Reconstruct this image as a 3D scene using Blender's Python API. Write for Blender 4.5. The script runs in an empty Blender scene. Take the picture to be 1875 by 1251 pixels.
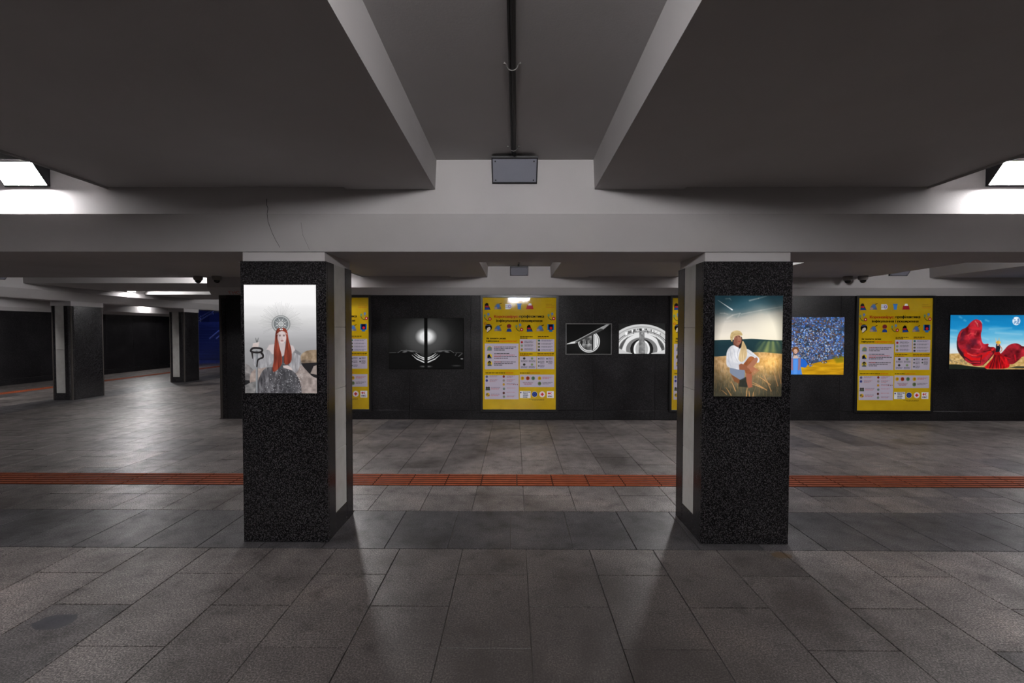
import bpy, math, random
import numpy as np
from mathutils import Matrix, Vector

# ------------------------------------------------------------------ camera, world, exposure
S = 1.72                      # eye height in metres; all lengths below are in eye heights
sc = bpy.context.scene
COL = sc.collection
F_PX = 833.0                  # focal length in pixels of a 1875 x 1251 frame
cam_d = bpy.data.cameras.new('camera')
cam = bpy.data.objects.new('camera', cam_d)
COL.objects.link(cam)
cam_d.sensor_fit = 'HORIZONTAL'
cam_d.sensor_width = 36.0
cam_d.lens = 36.0 * F_PX / 1875.0
cam_d.clip_start = 0.02
cam_d.clip_end = 200
cam.location = (0, 0, S)
YAW, PITCH, ROLL = math.radians(0.378), math.radians(1.513), math.radians(0.09)
cam.rotation_euler = (Matrix.Rotation(YAW, 3, 'Z') @ Matrix.Rotation(math.pi / 2 - PITCH, 3, 'X')
                      @ Matrix.Rotation(ROLL, 3, 'Z')).to_euler()
sc.camera = cam

w = bpy.data.worlds.new('world')
sc.world = w
w.use_nodes = True
w.node_tree.nodes['Background'].inputs[0].default_value = (0.6, 0.6, 0.65, 1)
w.node_tree.nodes['Background'].inputs[1].default_value = 0.0
sc.view_settings.view_transform = 'Standard'
sc.view_settings.look = 'None'
sc.view_settings.gamma = 1
sc.view_settings.exposure = 0.0
sc.view_settings.use_curve_mapping = False
LAMP_POWER = 440.0             # emission of a lit lamp diffuser
BLUE_POWER = 40.0

rnd = random.Random(7)

# ------------------------------------------------------------------ mesh helpers (eye-height units in, metres out)
class MB:
    def __init__(s):
        s.v = []; s.f = []
    def add(s, vs, fs):
        n = len(s.v); s.v += [tuple(p) for p in vs]; s.f += [tuple(n + i for i in q) for q in fs]; return s
    def box(s, x0, x1, y0, y1, z0, z1):
        vs = [(x, y, z) for z in (z0, z1) for y in (y0, y1) for x in (x0, x1)]
        return s.add(vs, [(0, 2, 3, 1), (4, 5, 7, 6), (0, 1, 5, 4), (2, 6, 7, 3), (0, 4, 6, 2), (1, 3, 7, 5)])
    def bbox(s, x0, x1, y0, y1, z0, z1, b=0.003):
        """box with all edges chamfered by b"""
        c = ((x0 + x1) / 2, (y0 + y1) / 2, (z0 + z1) / 2)
        h = ((x1 - x0) / 2, (y1 - y0) / 2, (z1 - z0) / 2)
        b = min(b, h[0] * .45, h[1] * .45, h[2] * .45)
        vs = []; idx = {}
        for sx in (-1, 1):
            for sy in (-1, 1):
                for sz in (-1, 1):
                    for a in range(3):
                        p = [sx * (h[0] - b), sy * (h[1] - b), sz * (h[2] - b)]
                        p[a] = (sx, sy, sz)[a] * h[a]
                        idx[(sx, sy, sz, a)] = len(vs)
                        vs.append(tuple(c[i] + p[i] for i in range(3)))
        fs = []
        for a in range(3):
            o = [i for i in range(3) if i != a]
            for sg in (-1, 1):
                q = []
                for (u, v2) in ((-1, -1), (1, -1), (1, 1), (-1, 1)):
                    k = [0, 0, 0]; k[a] = sg; k[o[0]] = u; k[o[1]] = v2
                    q.append(idx[(k[0], k[1], k[2], a)])
                fs.append(q)
        for a in range(3):                      # edges along axis a
            o = [i for i in range(3) if i != a]
            for u in (-1, 1):
                for v2 in (-1, 1):
                    def g(e, ax):
                        k = [0, 0, 0]; k[a] = e; k[o[0]] = u; k[o[1]] = v2
                        return idx[(k[0], k[1], k[2], ax)]
                    fs.append([g(-1, o[0]), g(1, o[0]), g(1, o[1]), g(-1, o[1])])
        for sx in (-1, 1):
            for sy in (-1, 1):
                for sz in (-1, 1):
                    fs.append([idx[(sx, sy, sz, a)] for a in range(3)])
        cc = Vector(c)
        out = []
        for q in fs:                            # consistent outward winding
            P = [Vector(vs[i]) for i in q]
            n = (P[1] - P[0]).cross(P[2] - P[0])
            m = sum(P, Vector()) / len(P) - cc
            out.append(q if n.dot(m) > 0 else q[::-1])
        return s.add(vs, out)
    def prism(s, prof, axis, a, b):
        """closed polygon prof extruded along axis: 'x' prof=(y,z), 'y' prof=(x,z), 'z' prof=(x,y)"""
        ar = sum(prof[i][0] * prof[(i + 1) % len(prof)][1] - prof[(i + 1) % len(prof)][0] * prof[i][1] for i in range(len(prof)))
        pr = list(prof) if ar > 0 else list(prof)[::-1]
        n = len(pr)
        def P(q, t):
            return {'x': (t, q[0], q[1]), 'y': (q[0], t, q[1]), 'z': (q[0], q[1], t)}[axis]
        vs = [P(q, a) for q in pr] + [P(q, b) for q in pr]
        fs = [tuple(range(n))[::-1], tuple(range(n, 2 * n))] + [(i, (i + 1) % n, n + (i + 1) % n, n + i) for i in range(n)]
        if axis == 'y':
            fs = [q[::-1] for q in fs]
        return s.add(vs, fs)
    def tube(s, pts, r, n=10, cap=True):
        base = len(s.v); P = [Vector(p) for p in pts]; rings = []
        for i, p in enumerate(P):
            d = (P[min(i + 1, len(P) - 1)] - P[max(i - 1, 0)]).normalized()
            up = Vector((0, 0, 1)) if abs(d.z) < .9 else Vector((1, 0, 0))
            a = d.cross(up).normalized(); c = a.cross(d)
            rings.append([p + r * (math.cos(t) * a + math.sin(t) * c) for t in [2 * math.pi * k / n for k in range(n)]])
        vs = [q for R in rings for q in R]; fs = []
        for i in range(len(P) - 1):
            for k in range(n):
                fs.append((i * n + k, i * n + (k + 1) % n, (i + 1) * n + (k + 1) % n, (i + 1) * n + k))
        if cap:
            fs.append(tuple(range(n))[::-1]); fs.append(tuple((len(P) - 1) * n + k for k in range(n)))
        return s.add(vs, fs)
    def lathe(s, prof, c=(0, 0, 0), n=20):
        vs = []; fs = []
        for (r, z) in prof:
            for k in range(n):
                t = 2 * math.pi * k / n
                vs.append((c[0] + r * math.cos(t), c[1] + r * math.sin(t), c[2] + z))
        for i in range(len(prof) - 1):
            for k in range(n):
                fs.append((i * n + k, i * n + (k + 1) % n, (i + 1) * n + (k + 1) % n, (i + 1) * n + k))
        return s.add(vs, fs)
    def mesh(s, name, smooth=False):
        me = bpy.data.meshes.new(name)
        me.from_pydata([(x * S, y * S, z * S) for x, y, z in s.v], [], s.f)
        me.update()
        if smooth:
            for p in me.polygons: p.use_smooth = True
        return me
    def build(s, name, mat, parent=None, loc=(0, 0, 0), smooth=False):
        return place(name, s.mesh(name, smooth), mat, parent, loc)

def place(name, me, mat, parent=None, loc=(0, 0, 0), rz=0.0):
    o = bpy.data.objects.new(name, me)
    if mat is not None and not me.materials: me.materials.append(mat)
    o.location = tuple(c * S for c in loc); o.rotation_euler = (0, 0, rz)
    if parent: o.parent = parent
    COL.objects.link(o)
    return o

def tag(o, label=None, cat=None, group=None, kind=None):
    if label: o['label'] = label
    if cat: o['category'] = cat
    if group: o['group'] = group
    if kind: o['kind'] = kind
    return o

def thing(name, label, cat, loc, group=None, rz=0.0):
    o = bpy.data.objects.new(name, None); COL.objects.link(o)
    o.empty_display_size = .1
    o.location = tuple(c * S for c in loc); o.rotation_euler = (0, 0, rz)
    return tag(o, label, cat, group)

def struct(o): o['kind'] = 'structure'; return o

# ------------------------------------------------------------------ materials
def mat(name):
    m = bpy.data.materials.new(name); m.use_nodes = True
    nt = m.node_tree; b = nt.nodes['Principled BSDF']
    return m, nt, b
def N(nt, t, **kw):
    n = nt.nodes.new(t)
    for k, v in kw.items(): setattr(n, k, v)
    return n
def L(nt, a, b): nt.links.new(a, b)
def noise(nt, scale, detail=3, rough=.55, vec=None):
    n = N(nt, 'ShaderNodeTexNoise'); n.inputs['Scale'].default_value = scale
    n.inputs['Detail'].default_value = detail; n.inputs['Roughness'].default_value = rough
    if vec is not None: L(nt, vec, n.inputs['Vector'])
    return n
def ramp(nt, fac, stops):
    r = N(nt, 'ShaderNodeValToRGB'); L(nt, fac, r.inputs[0])
    e = r.color_ramp.elements
    while len(e) < len(stops): e.new(.5)
    for i, (p, c) in enumerate(stops):
        e[i].position = p; e[i].color = (c[0], c[1], c[2], 1) if not isinstance(c, (int, float)) else (c, c, c, 1)
    return r
def mixc(nt, fac, a, b, mode='MIX'):
    m = N(nt, 'ShaderNodeMix'); m.data_type = 'RGBA'; m.blend_type = mode
    for sock, val in ((m.inputs[0], fac), (m.inputs[6], a), (m.inputs[7], b)):
        if isinstance(val, bpy.types.NodeSocket): L(nt, val, sock)
        elif isinstance(val, (int, float)): sock.default_value = val if sock == m.inputs[0] else (val, val, val, 1)
        else: sock.default_value = (val[0], val[1], val[2], 1)
    return m.outputs[2]
def mth(nt, op, a, b=None):
    m = N(nt, 'ShaderNodeMath'); m.operation = op
    for i, v in enumerate((a, b)):
        if v is None: continue
        if isinstance(v, bpy.types.NodeSocket): L(nt, v, m.inputs[i])
        else: m.inputs[i].default_value = v
    return m.outputs[0]
def bump(nt, b, h, strength, dist=.002):
    n = N(nt, 'ShaderNodeBump'); n.inputs['Strength'].default_value = strength; n.inputs['Distance'].default_value = dist
    L(nt, h, n.inputs['Height']); L(nt, n.outputs[0], b.inputs['Normal'])
def geo(nt): return N(nt, 'ShaderNodeNewGeometry')

def m_plaster():
    m, nt, b = mat('painted_plaster'); g = geo(nt)
    n1 = noise(nt, 1.1, 4, .6, g.outputs['Position']); n2 = noise(nt, 90, 3, .6, g.outputs['Position'])
    c = ramp(nt, n1.outputs[0], [(.3, (.385, .369, .367)), (.7, (.43, .416, .417))])
    L(nt, c.outputs[0], b.inputs['Base Color']); b.inputs['Roughness'].default_value = .75
    bump(nt, b, n2.outputs[0], .25, .002); return m
def m_granite_black(name, lo, hi, rough, scale=260, spec=.5):
    m, nt, b = mat(name); g = geo(nt)
    v = N(nt, 'ShaderNodeTexVoronoi'); v.inputs['Scale'].default_value = scale * .55; L(nt, g.outputs['Position'], v.inputs['Vector'])
    sep = N(nt, 'ShaderNodeSeparateColor'); L(nt, v.outputs['Color'], sep.inputs[0])
    c = ramp(nt, sep.outputs[0], [(0, lo), (.55, lo), (.8, tuple((x + y) / 2 for x, y in zip(lo, hi))), (1, hi)])
    n = noise(nt, 1.7, 4, .6, g.outputs['Position'])
    sh = ramp(nt, n.outputs[0], [(.3, .75), (.7, 1.25)])
    L(nt, mixc(nt, 1.0, c.outputs[0], sh.outputs[0], 'MULTIPLY'), b.inputs['Base Color'])
    rr = ramp(nt, n.outputs[0], [(.3, rough * .8), (.7, rough * 1.3)]); L(nt, rr.outputs[0], b.inputs['Roughness'])
    b.inputs['IOR'].default_value = 1.5; b.inputs['Specular IOR Level'].default_value = spec
    return m
def m_floor(name, base, dark, rough, darkshare=.14, dark_patch=.88):
    m, nt, b = mat(name); g = geo(nt)
    oi = N(nt, 'ShaderNodeObjectInfo')
    r = mth(nt, 'FRACT', mth(nt, 'ADD', oi.outputs['Random'], g.outputs['Random Per Island']))
    tone = ramp(nt, r, [(0, dark), (darkshare, dark), (darkshare + .03, tuple(.86 * x for x in base)), (.6, base), (1, tuple(1.12 * x for x in base))])
    grain = noise(nt, 105, 2, .75, g.outputs['Position'])
    gr = ramp(nt, grain.outputs[0], [(.34, .18), (.5, .92), (.66, 2.5)])
    st = noise(nt, 1.25, 6, .66, g.outputs['Position'])
    sr = ramp(nt, st.outputs[0], [(.36, (.40, .37, .35)), (.46, (.78, .76, .75)), (.55, (1.04, 1.02, 1.00)), (.66, (1.38, 1.30, 1.23))])
    st2 = noise(nt, 6.0, 5, .62, g.outputs['Position'])
    sr2 = ramp(nt, st2.outputs[0], [(.34, .48), (.44, .92), (.58, 1.04), (.68, 1.28)])
    # broad soft-edged dark patch in the middle of the front paving
    sx = N(nt, 'ShaderNodeSeparateXYZ'); L(nt, g.outputs['Position'], sx.inputs[0])
    def gauss(o, c0, w_): return mth(nt, 'POWER', mth(nt, 'DIVIDE', mth(nt, 'SUBTRACT', o, c0), w_), 2.0)
    gd = mth(nt, 'ADD', gauss(sx.outputs[0], .35, 2.1), gauss(sx.outputs[1], 2.0, 1.7))
    gd = mth(nt, 'EXPONENT', mth(nt, 'MULTIPLY', gd, -1.0))
    gm_ = mth(nt, 'MULTIPLY', gd, mth(nt, 'ADD', st2.outputs[0], .45))
    c = mixc(nt, 1, tone.outputs[0], gr.outputs[0], 'MULTIPLY')
    c = mixc(nt, .9, c, sr.outputs[0], 'MULTIPLY')
    c = mixc(nt, .8, c, sr2.outputs[0], 'MULTIPLY')
    c = mixc(nt, mth(nt, 'MINIMUM', mth(nt, 'MULTIPLY', gm_, dark_patch), .88), c, (.024, .0205, .019))
    for ex, ey, rx, ry, col_, am in ((-2.70, 2.61, .11, .075, (.022, .022, .028), .9), (2.04, 3.44, .07, .05, (.075, .045, .018), .7)):   # spilt marks
        q = mth(nt, 'ADD', gauss(sx.outputs[0], ex, rx), gauss(sx.outputs[1], ey, ry))
        q = mth(nt, 'ADD', q, mth(nt, 'MULTIPLY', mth(nt, 'SUBTRACT', st2.outputs[0], .5), 2.2))
        q = mth(nt, 'MULTIPLY', mth(nt, 'LESS_THAN', q, 1.0), am)
        c = mixc(nt, q, c, col_)
    b.inputs['Specular IOR Level'].default_value = .22
    L(nt, c, b.inputs['Base Color'])
    rr = ramp(nt, st2.outputs[0], [(.3, rough * 1.25), (.7, rough * .9)]); L(nt, rr.outputs[0], b.inputs['Roughness'])
    bump(nt, b, grain.outputs[0], .2, .001)
    return m
def m_simple(name, col, rough=.5, metal=0.0, var=.12, scale=30, bumpk=0.0, spec=.5):
    m, nt, b = mat(name); g = geo(nt)
    n = noise(nt, scale, 3, .6, g.outputs['Position'])
    r = ramp(nt, n.outputs[0], [(.3, tuple(x * (1 - var) for x in col)), (.7, tuple(x * (1 + var) for x in col))])
    L(nt, r.outputs[0], b.inputs['Base Color'])
    b.inputs['Roughness'].default_value = rough; b.inputs['Metallic'].default_value = metal
    b.inputs['Specular IOR Level'].default_value = spec
    if bumpk: bump(nt, b, n.outputs[0], bumpk)
    return m
def m_emit(name, col, power):
    m, nt, b = mat(name)
    b.inputs['Base Color'].default_value = (.7, .7, .7, 1)
    b.inputs['Emission Color'].default_value = (col[0], col[1], col[2], 1); b.inputs['Emission Strength'].default_value = power
    return m
def m_marble():
    m, nt, b = mat('pale_marble'); g = geo(nt)
    n = noise(nt, 6, 6, .6, g.outputs['Position'])
    oi = N(nt, 'ShaderNodeObjectInfo')
    t = ramp(nt, oi.outputs['Random'], [(0, .86), (1, 1.08)])
    r = ramp(nt, n.outputs[0], [(.3, (.29, .28, .26)), (.6, (.36, .355, .34)), (.75, (.32, .31, .295))])
    L(nt, mixc(nt, 1, r.outputs[0], t.outputs[0], 'MULTIPLY'), b.inputs['Base Color']); b.inputs['Roughness'].default_value = .3
    return m
def m_print(name, emit, rough=.35):
    """flat print: colours come from the sheet's own colour attribute"""
    m, nt, b = mat(name)
    a = N(nt, 'ShaderNodeVertexColor'); a.layer_name = 'print'
    if emit:
        b.inputs['Base Color'].default_value = (.01, .01, .01, 1)
        L(nt, a.outputs[0], b.inputs['Emission Color']); b.inputs['Emission Strength'].default_value = emit
        b.inputs['Specular IOR Level'].default_value = 0.0
    else:
        L(nt, a.outputs[0], b.inputs['Base Color'])
        tc = N(nt, 'ShaderNodeTexCoord')
        mp = N(nt, 'ShaderNodeMapping'); mp.inputs['Scale'].default_value = (3.0, 1, 1.2); L(nt, tc.outputs['Object'], mp.inputs[0])
        n = noise(nt, 2.2, 3, .5, mp.outputs[0])
        n2 = N(nt, 'ShaderNodeTexNoise'); n2.inputs['Scale'].default_value = 7; L(nt, mp.outputs[0], n2.inputs['Vector'])
        bump(nt, b, mth(nt, 'ADD', n.outputs[0], mth(nt, 'MULTIPLY', n2.outputs[0], .25)), .22, .006)
    b.inputs['Roughness'].default_value = rough
    return m

M = dict(
    plaster=m_plaster(),
    granite=m_granite_black('polished_black_granite', (.0055, .005, .006), (.052, .049, .052), .20, 330, .4),
    wallstone=m_granite_black('dark_granite_cladding', (.0075, .007, .008), (.036, .034, .037), .35, 260, .22),
    floor=m_floor('grey_granite_paving', (.100, .090, .088), (.060, .056, .058), .40, .06),
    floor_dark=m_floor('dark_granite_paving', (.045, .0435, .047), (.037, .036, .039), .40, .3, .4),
    joint=m_simple('joint_dirt', (.045, .038, .034), .9),
    terracotta=m_simple('terracotta_tactile', (.185, .042, .014), .6, 0, .25, 9, .2, .12),
    terradark=m_simple('terracotta_groove', (.035, .011, .007), .9, 0, .1, 30, 0, .05),
    marble=m_marble(),
    housing=m_simple('dark_lamp_housing', (.012, .012, .014), .45),
    lit=m_emit('lit_diffuser', (1.0, .975, .98), LAMP_POWER),
    lit_boost=m_emit('lit_diffuser_boosted', (1.0, .975, .98), LAMP_POWER * 1.5),  # added output over the other lamps, to brighten the main beam face
    unlit=m_simple('unlit_diffuser', (.20, .205, .245), .35, 0, .03, 6),
    screw=m_simple('screw_black', (.006, .006, .006), .5),
    conduit=m_simple('black_conduit', (.010, .009, .009), .6),
    steel=m_simple('dull_steel', (.25, .24, .23), .4, .8),
    frame=m_simple('black_frame', (.004, .004, .0045), .35),
    greyframe=m_simple('grey_frame', (.16, .16, .16), .4),
    cctv=m_simple('cctv_housing', (.17, .155, .14), .5),
    cctvglass=m_simple('cctv_dark_dome', (.004, .004, .004), .1),
    red=m_simple('red_paint', (.42, .06, .03), .7),
    crack=m_simple('crack_dark', (.07, .065, .062), .9),
    bluestone=m_simple('stairwell_stone', (.10, .10, .13), .4),
    rail=m_simple('handrail_paint', (.85, .85, .85), .35),
    bluelit=m_emit('blue_tube', (.12, .20, 1.0), BLUE_POWER),
    print_lit=m_print('backlit_print', 1.0),
    print_film=m_print('glossy_film_print', 0, .07),
)

# ------------------------------------------------------------------ main dimensions (eye heights)
PX = 2.142                                # pillar / coffer spacing
YU, YF, YB, YU2 = 2.01, 2.10, 2.43, 2.52  # main beam: upper face, soffit front, soffit back, rear upper face
Z_SOF, Z_CH, Z_RIB, Z_CEIL = 1.357, 1.507, 1.614, 1.742
YW, YWU = 5.02, 4.95                      # back wall stone face and upper face
Z_RIB2, Z_CEIL2 = 1.5655, 1.683
XL = -8.95                                # left wall
XPIER = -3.30                             # end of the back wall
XR = 9.0
YN = -0.30                                # upper face of the beam over the camera
YBACK = -2.6
YEND = 12.0                               # end of the left wall, stairs beyond
TOP = 2.05

# ------------------------------------------------------------------ ceiling
def coffer_profile(x0, x1, centers, half, zr, zc, shade_step=True):
    pts = [(x0, TOP), (x0, zr)]
    for i, c in enumerate(centers):
        pts += [(c - half - .006, zr), (c - half, zc), (c + half, zc), (c + half + .006, zr)]
        if shade_step and i + 1 < len(centers):          # small step shaped in the slab to draw a shadow line beside the centre coffer
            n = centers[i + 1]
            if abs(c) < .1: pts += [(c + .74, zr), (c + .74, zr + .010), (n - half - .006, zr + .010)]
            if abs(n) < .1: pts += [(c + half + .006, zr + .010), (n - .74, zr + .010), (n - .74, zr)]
    pts += [(x1, zr), (x1, TOP)]
    return pts
ceil = MB()
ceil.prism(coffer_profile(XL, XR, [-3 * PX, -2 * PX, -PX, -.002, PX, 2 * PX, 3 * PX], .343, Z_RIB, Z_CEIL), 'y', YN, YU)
B2 = 2.04
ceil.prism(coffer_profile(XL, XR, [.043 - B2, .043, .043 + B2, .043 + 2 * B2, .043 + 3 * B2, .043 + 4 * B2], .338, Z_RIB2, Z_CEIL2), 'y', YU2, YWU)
ceil.box(XL, XR, YBACK, YN - .6, Z_RIB, TOP)
# corridor bay on the left: coffers run across it
CY = [(5.0, 5.61), (6.85, 7.47), (8.70, 9.33), (10.55, 11.2)]
cp = [(YWU, TOP), (YWU, Z_RIB2)]
for a, b2 in CY: cp += [(a, Z_RIB2), (a + .005, Z_CEIL2), (b2 - .005, Z_CEIL2), (b2, Z_RIB2)]
cp += [(14.2, Z_RIB2), (14.2, TOP)]
XBR, XBL = -6.09, -6.56                   # upper faces of the corridor beam
XWU = -3.36                               # upper face over the pier
ceil.prism(cp, 'x', XBR, XWU)
ceil.prism(cp, 'x', XL, XBL)
struct(ceil.build('ceiling', M['plaster']))

def beam(name, prof, axis, a, b2): return struct(MB().prism(prof, axis, a, b2).build(name, M['plaster']))
main_beam = beam('ceiling_beam', [(YU, TOP), (YU, Z_CH), (YF, Z_SOF), (YB, Z_SOF), (YU2, Z_CH), (YU2, TOP)], 'x', XL, XR)
beam('ceiling_beam', [(YN - .6, TOP), (YN - .6, Z_CH), (YN - .51, Z_SOF), (YN - .09, Z_SOF), (YN, Z_CH), (YN, TOP)], 'x', XL, XR)
ZC2 = 1.385
corr_beam = beam('ceiling_beam', [(XBL, TOP), (XBL, 1.50), (-6.47, ZC2), (-6.18, ZC2), (XBR, 1.50), (XBR, TOP)], 'y', YU2, 14.2)
# hairline cracks on the beam face
def crack(pts, wd=.0014):
    mb = MB()
    for i in range(len(pts) - 1):
        (x0, y0, z0), (x1, y1, z1) = pts[i], pts[i + 1]
        mb.add([(x0 - wd, y0, z0), (x0 + wd, y0, z0), (x1 + wd * .8, y1, z1), (x1 - wd * .8, y1, z1)], [(0, 1, 2, 3)])
    mb.build('crack', M['crack'], main_beam)
e = .0012
crack([(-1.092, YU - e, 1.573), (-1.094, YU - e, 1.55), (-1.088, YU - e, 1.53), (-1.092, YU - e, Z_CH)])
crack([(-1.092, YU - e, Z_CH), (-1.098, YU + .018 - e, Z_CH - .03), (-1.094, YU + .045 - e, Z_CH - .075), (-1.088, YU + .062 - e, Z_CH - .103), (-1.078, YU + .08 - e, Z_CH - .133)], .0012)
crack([(-.952, YU + .02 - e, Z_CH - .033), (-.958, YU + .05 - e, Z_CH - .083), (-.945, YU + .085 - e, Z_SOF + .008)], .0006)

# ------------------------------------------------------------------ walls with cladding panels
def wall(name, x0, x1, y0, y1, z1=TOP):
    return struct(MB().box(x0, x1, y0, y1, -.02, z1).build(name, M['joint']))
G = .0012
def clad(parent, axis, a, b2, face, out, ztop, pitch, mat_, plinth=.105, thick=.012):
    """stone panels on a wall face; axis 'x' or 'y' is the run, out = sign of the outward normal"""
    n = max(1, round(abs(b2 - a) / pitch)); st = (b2 - a) / n
    for i in range(n):
        p, q = a + i * st + G, a + (i + 1) * st - G
        for (z0, z1, th) in ((0.0015, plinth - G, thick + .002), (plinth + G, ztop, thick)):
            lo, hi = (face, face + out * th) if out > 0 else (face + out * th, face)
            mb = MB()
            if axis == 'x': mb.bbox(p, q, lo, hi, z0, z1, .0012)
            else: mb.bbox(lo, hi, p, q, z0, z1, .0012)
            mb.build('cladding_panel', mat_, parent)
T = .014
wb = wall('wall_back', XPIER + T, XR, YW + T, YW + 1.2, 1.376)
clad(wb, 'x', XPIER + .10, XR, YW + T, -1, 1.376, .688, M['wallstone'])
MB().prism([(YW + 1.2, 1.376), (YW, 1.376), (YWU, 1.455), (YWU, TOP), (YW + 1.2, TOP)], 'x', XWU + .001, XR).build('upper_wall', M['plaster'], wb)
# pier at the end of the back wall: front slab and polished chamfered corner
MB().prism([(XPIER + .098, YW + .001), (XPIER + .055, YW + .001), (XPIER, YW + .05), (XPIER, YW + .4), (XPIER + .098, YW + .4)], 'z', .001, 1.34).build('corner_post', M['granite'], wb)
wcr = wall('wall_corridor', XPIER + T, XPIER + 1.2, YW + 1.2, 14.2, 1.376)
clad(wcr, 'y', YW + .42, 14.2, XPIER + T, -1, 1.34, .72, M['wallstone'])
MB().prism([(XPIER + 1.2, 1.345), (XPIER, 1.345), (XWU, 1.455), (XWU, TOP), (XPIER + 1.2, TOP)], 'y', YW + .4, 14.2).build('upper_wall', M['plaster'], wcr)
wl = wall('wall_left', XL - 1.0, XL - T, YBACK, YEND, 1.318)
clad(wl, 'y', YBACK, YEND, XL - T, 1, 1.318, .70, M['wallstone'])
MB().prism([(XL - 1, 1.318), (XL, 1.318), (XL + .05, 1.383), (XL + .05, TOP), (XL - 1, TOP)], 'y', YBACK, YEND).build('upper_wall', M['plaster'], wl)
wr = wall('wall_right', XR, XR + .5, YBACK, YW + 1.2)
wn = wall('wall_behind', XL - .3, XR + .5, YBACK - .5, YBACK)

# ------------------------------------------------------------------ stairwell beyond the left wall
def inview(x, y, m=.06):
    d = y
    return d > .9 and abs(x + .0066 * y) < (1.126 + m) * d + .15 and 1.0 / max(d, .01) < .80
XS0, XS1 = -12.6, -8.6
fl = struct(MB().box(XL - 1, XR, YBACK, 14.0, -.08, -.010).box(XS0, XPIER, 14.0, 14.62, -.08, -.010).box(XS0, XL - 1, YEND, 14.0, -.08, -.010).build('floor', M['joint']))
ws = struct(MB().box(XS0 - .3, XS0, YEND - .3, 19, -.02, 3.6).box(XS0, XL - 1.0, YEND - .3, YEND, -.02, 3.6).box(XS1, XS1 + .3, 14.4, 19, -.02, 3.6)
            .box(XS1, XPIER + .2, 14.2, 14.5, -.02, TOP).box(XS0, XS1, 18.7, 19, -.02, 3.6).build('wall_stairwell', M['bluestone']))
struct(MB().box(XS0 - .3, XL + .02, YEND - .3, 15.2, 1.60, TOP).box(XS0 - .3, XS1 + .3, 15.0, 19, 2.6, 3.0).build('ceiling_stairwell', M['bluestone']))
stair = tag(MB().box(XS0, XS1, 14.62, 14.66, -.02, .05).build('staircase', M['bluestone']), kind='structure')
for i in range(14):
    MB().bbox(XS0, XS1, 14.64 + .17 * i, 18.6, .09 * i - (.02 if i == 0 else 0), .09 * (i + 1), .006).build('stair_step', M['bluestone'], stair)
hr = thing('handrail', 'pair of parallel metal handrails climbing the blue lit staircase', 'handrail', (-9.75, 14.64, .09))
for dx in (-.12, .10):
    MB().tube([(dx, 0, .60), (dx, 1.7, .60 + .53 * 1.7)], .024, 8).build('rail', M['rail'], hr)
    for yy in (.85, 1.6):
        MB().tube([(dx, yy, .09 * (math.floor(yy / .17))), (dx, yy, .60 + .53 * yy)], .007, 8).build('post', M['housing'], hr)
hr2 = thing('handrail', 'upper pair of handrails along the blue stairwell, ending level at a landing', 'handrail', (-9.85, 14.0, 1.23))
for dz in (0.0, .085):
    MB().tube([(-.02, -.5, -.10 + dz), (.0, .0, .0 + dz), (.0, .2, .05 + dz), (.0, .80, .31 + dz), (.0, 1.5, .34 + dz)], .020, 8).build('rail', M['rail'], hr2)
for yy, zz in ((.2, .05), (.80, .31)):
    MB().tube([(0, yy, zz - .06), (0, yy, zz + .14)], .012, 8).build('bracket', M['rail'], hr2)
bl = thing('tube_light', 'glowing blue tube light on the stairwell ceiling', 'lamp', (-10.6, 16.4, 2.59))
MB().bbox(-.9, .9, -.05, .05, -.03, 0, .004).build('housing', M['housing'], bl)
MB().tube([(-.85, 0, -.055), (.85, 0, -.055)], .03, 10).build('tube', M['bluelit'], bl)
bl2 = thing('tube_light', 'glowing blue tube light above the foot of the stairs', 'lamp', (-10.9, 13.4, 1.599))
MB().bbox(-.7, .7, -.05, .05, -.03, 0, .004).build('housing', M['housing'], bl2)
MB().tube([(-.65, 0, -.055), (.65, 0, -.055)], .03, 10).build('tube', M['bluelit'], bl2)

# ------------------------------------------------------------------ floor paving
slab_cache = {}
def slab_mesh(wd, ln):
    k = (round(wd, 3), round(ln, 3))
    if k not in slab_cache:
        slab_cache[k] = MB().bbox(-k[0] / 2, k[0] / 2, -k[1] / 2, k[1] / 2, -.0095, 0, .0010).mesh('floor_slab')
    return slab_cache[k]
JG = .0018                                 # half joint
far = {'floor': MB(), 'floor_dark': MB()}
cnt = [0]
def slab(x0, x1, y0, y1, m='floor'):
    if x1 - x0 < .02 or y1 - y0 < .02: return
    cx, cy = (x0 + x1) / 2, (y0 + y1) / 2
    wd, ln = x1 - x0 - 2 * JG, y1 - y0 - 2 * JG
    if inview(cx, cy, .10) and cy < 5.0 and cx > XL and cnt[0] < 300:
        me = slab_mesh(wd, ln)
        if me.materials and me.materials[0] != M[m]:
            me = me.copy(); me.materials.clear()
        o = place('floor_slab', me, M[m], fl, (cx, cy, rnd.uniform(-.0004, .0001)))
        cnt[0] += 1
    else:
        far[m].box(cx - wd / 2, cx + wd / 2, cy - ln / 2, cy + ln / 2, -.0095, 0)
SW, X0 = .288, .052
def cols(xa, xb, off=X0):
    k0 = math.floor((xa - off) / SW)
    x = off + k0 * SW; k = k0
    while x < xb:
        yield k, max(x, xa), min(x + SW, xb)
        x += SW; k += 1
def zone_F():
    for k, a, b2 in cols(XL, XR):
        ys = [2.046]; y = 2.046 - (.217 if (k % 2) else .430)
        while y > -.9: ys.append(y); y -= .43
        ys.append(-.9)
        for i in range(len(ys) - 1): yield a, b2, ys[i + 1], ys[i], 'floor'
def zone_M():
    for k, a, b2 in cols(XL, XR, -.020): yield a, b2, 2.046, 2.479, 'floor_dark'
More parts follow.
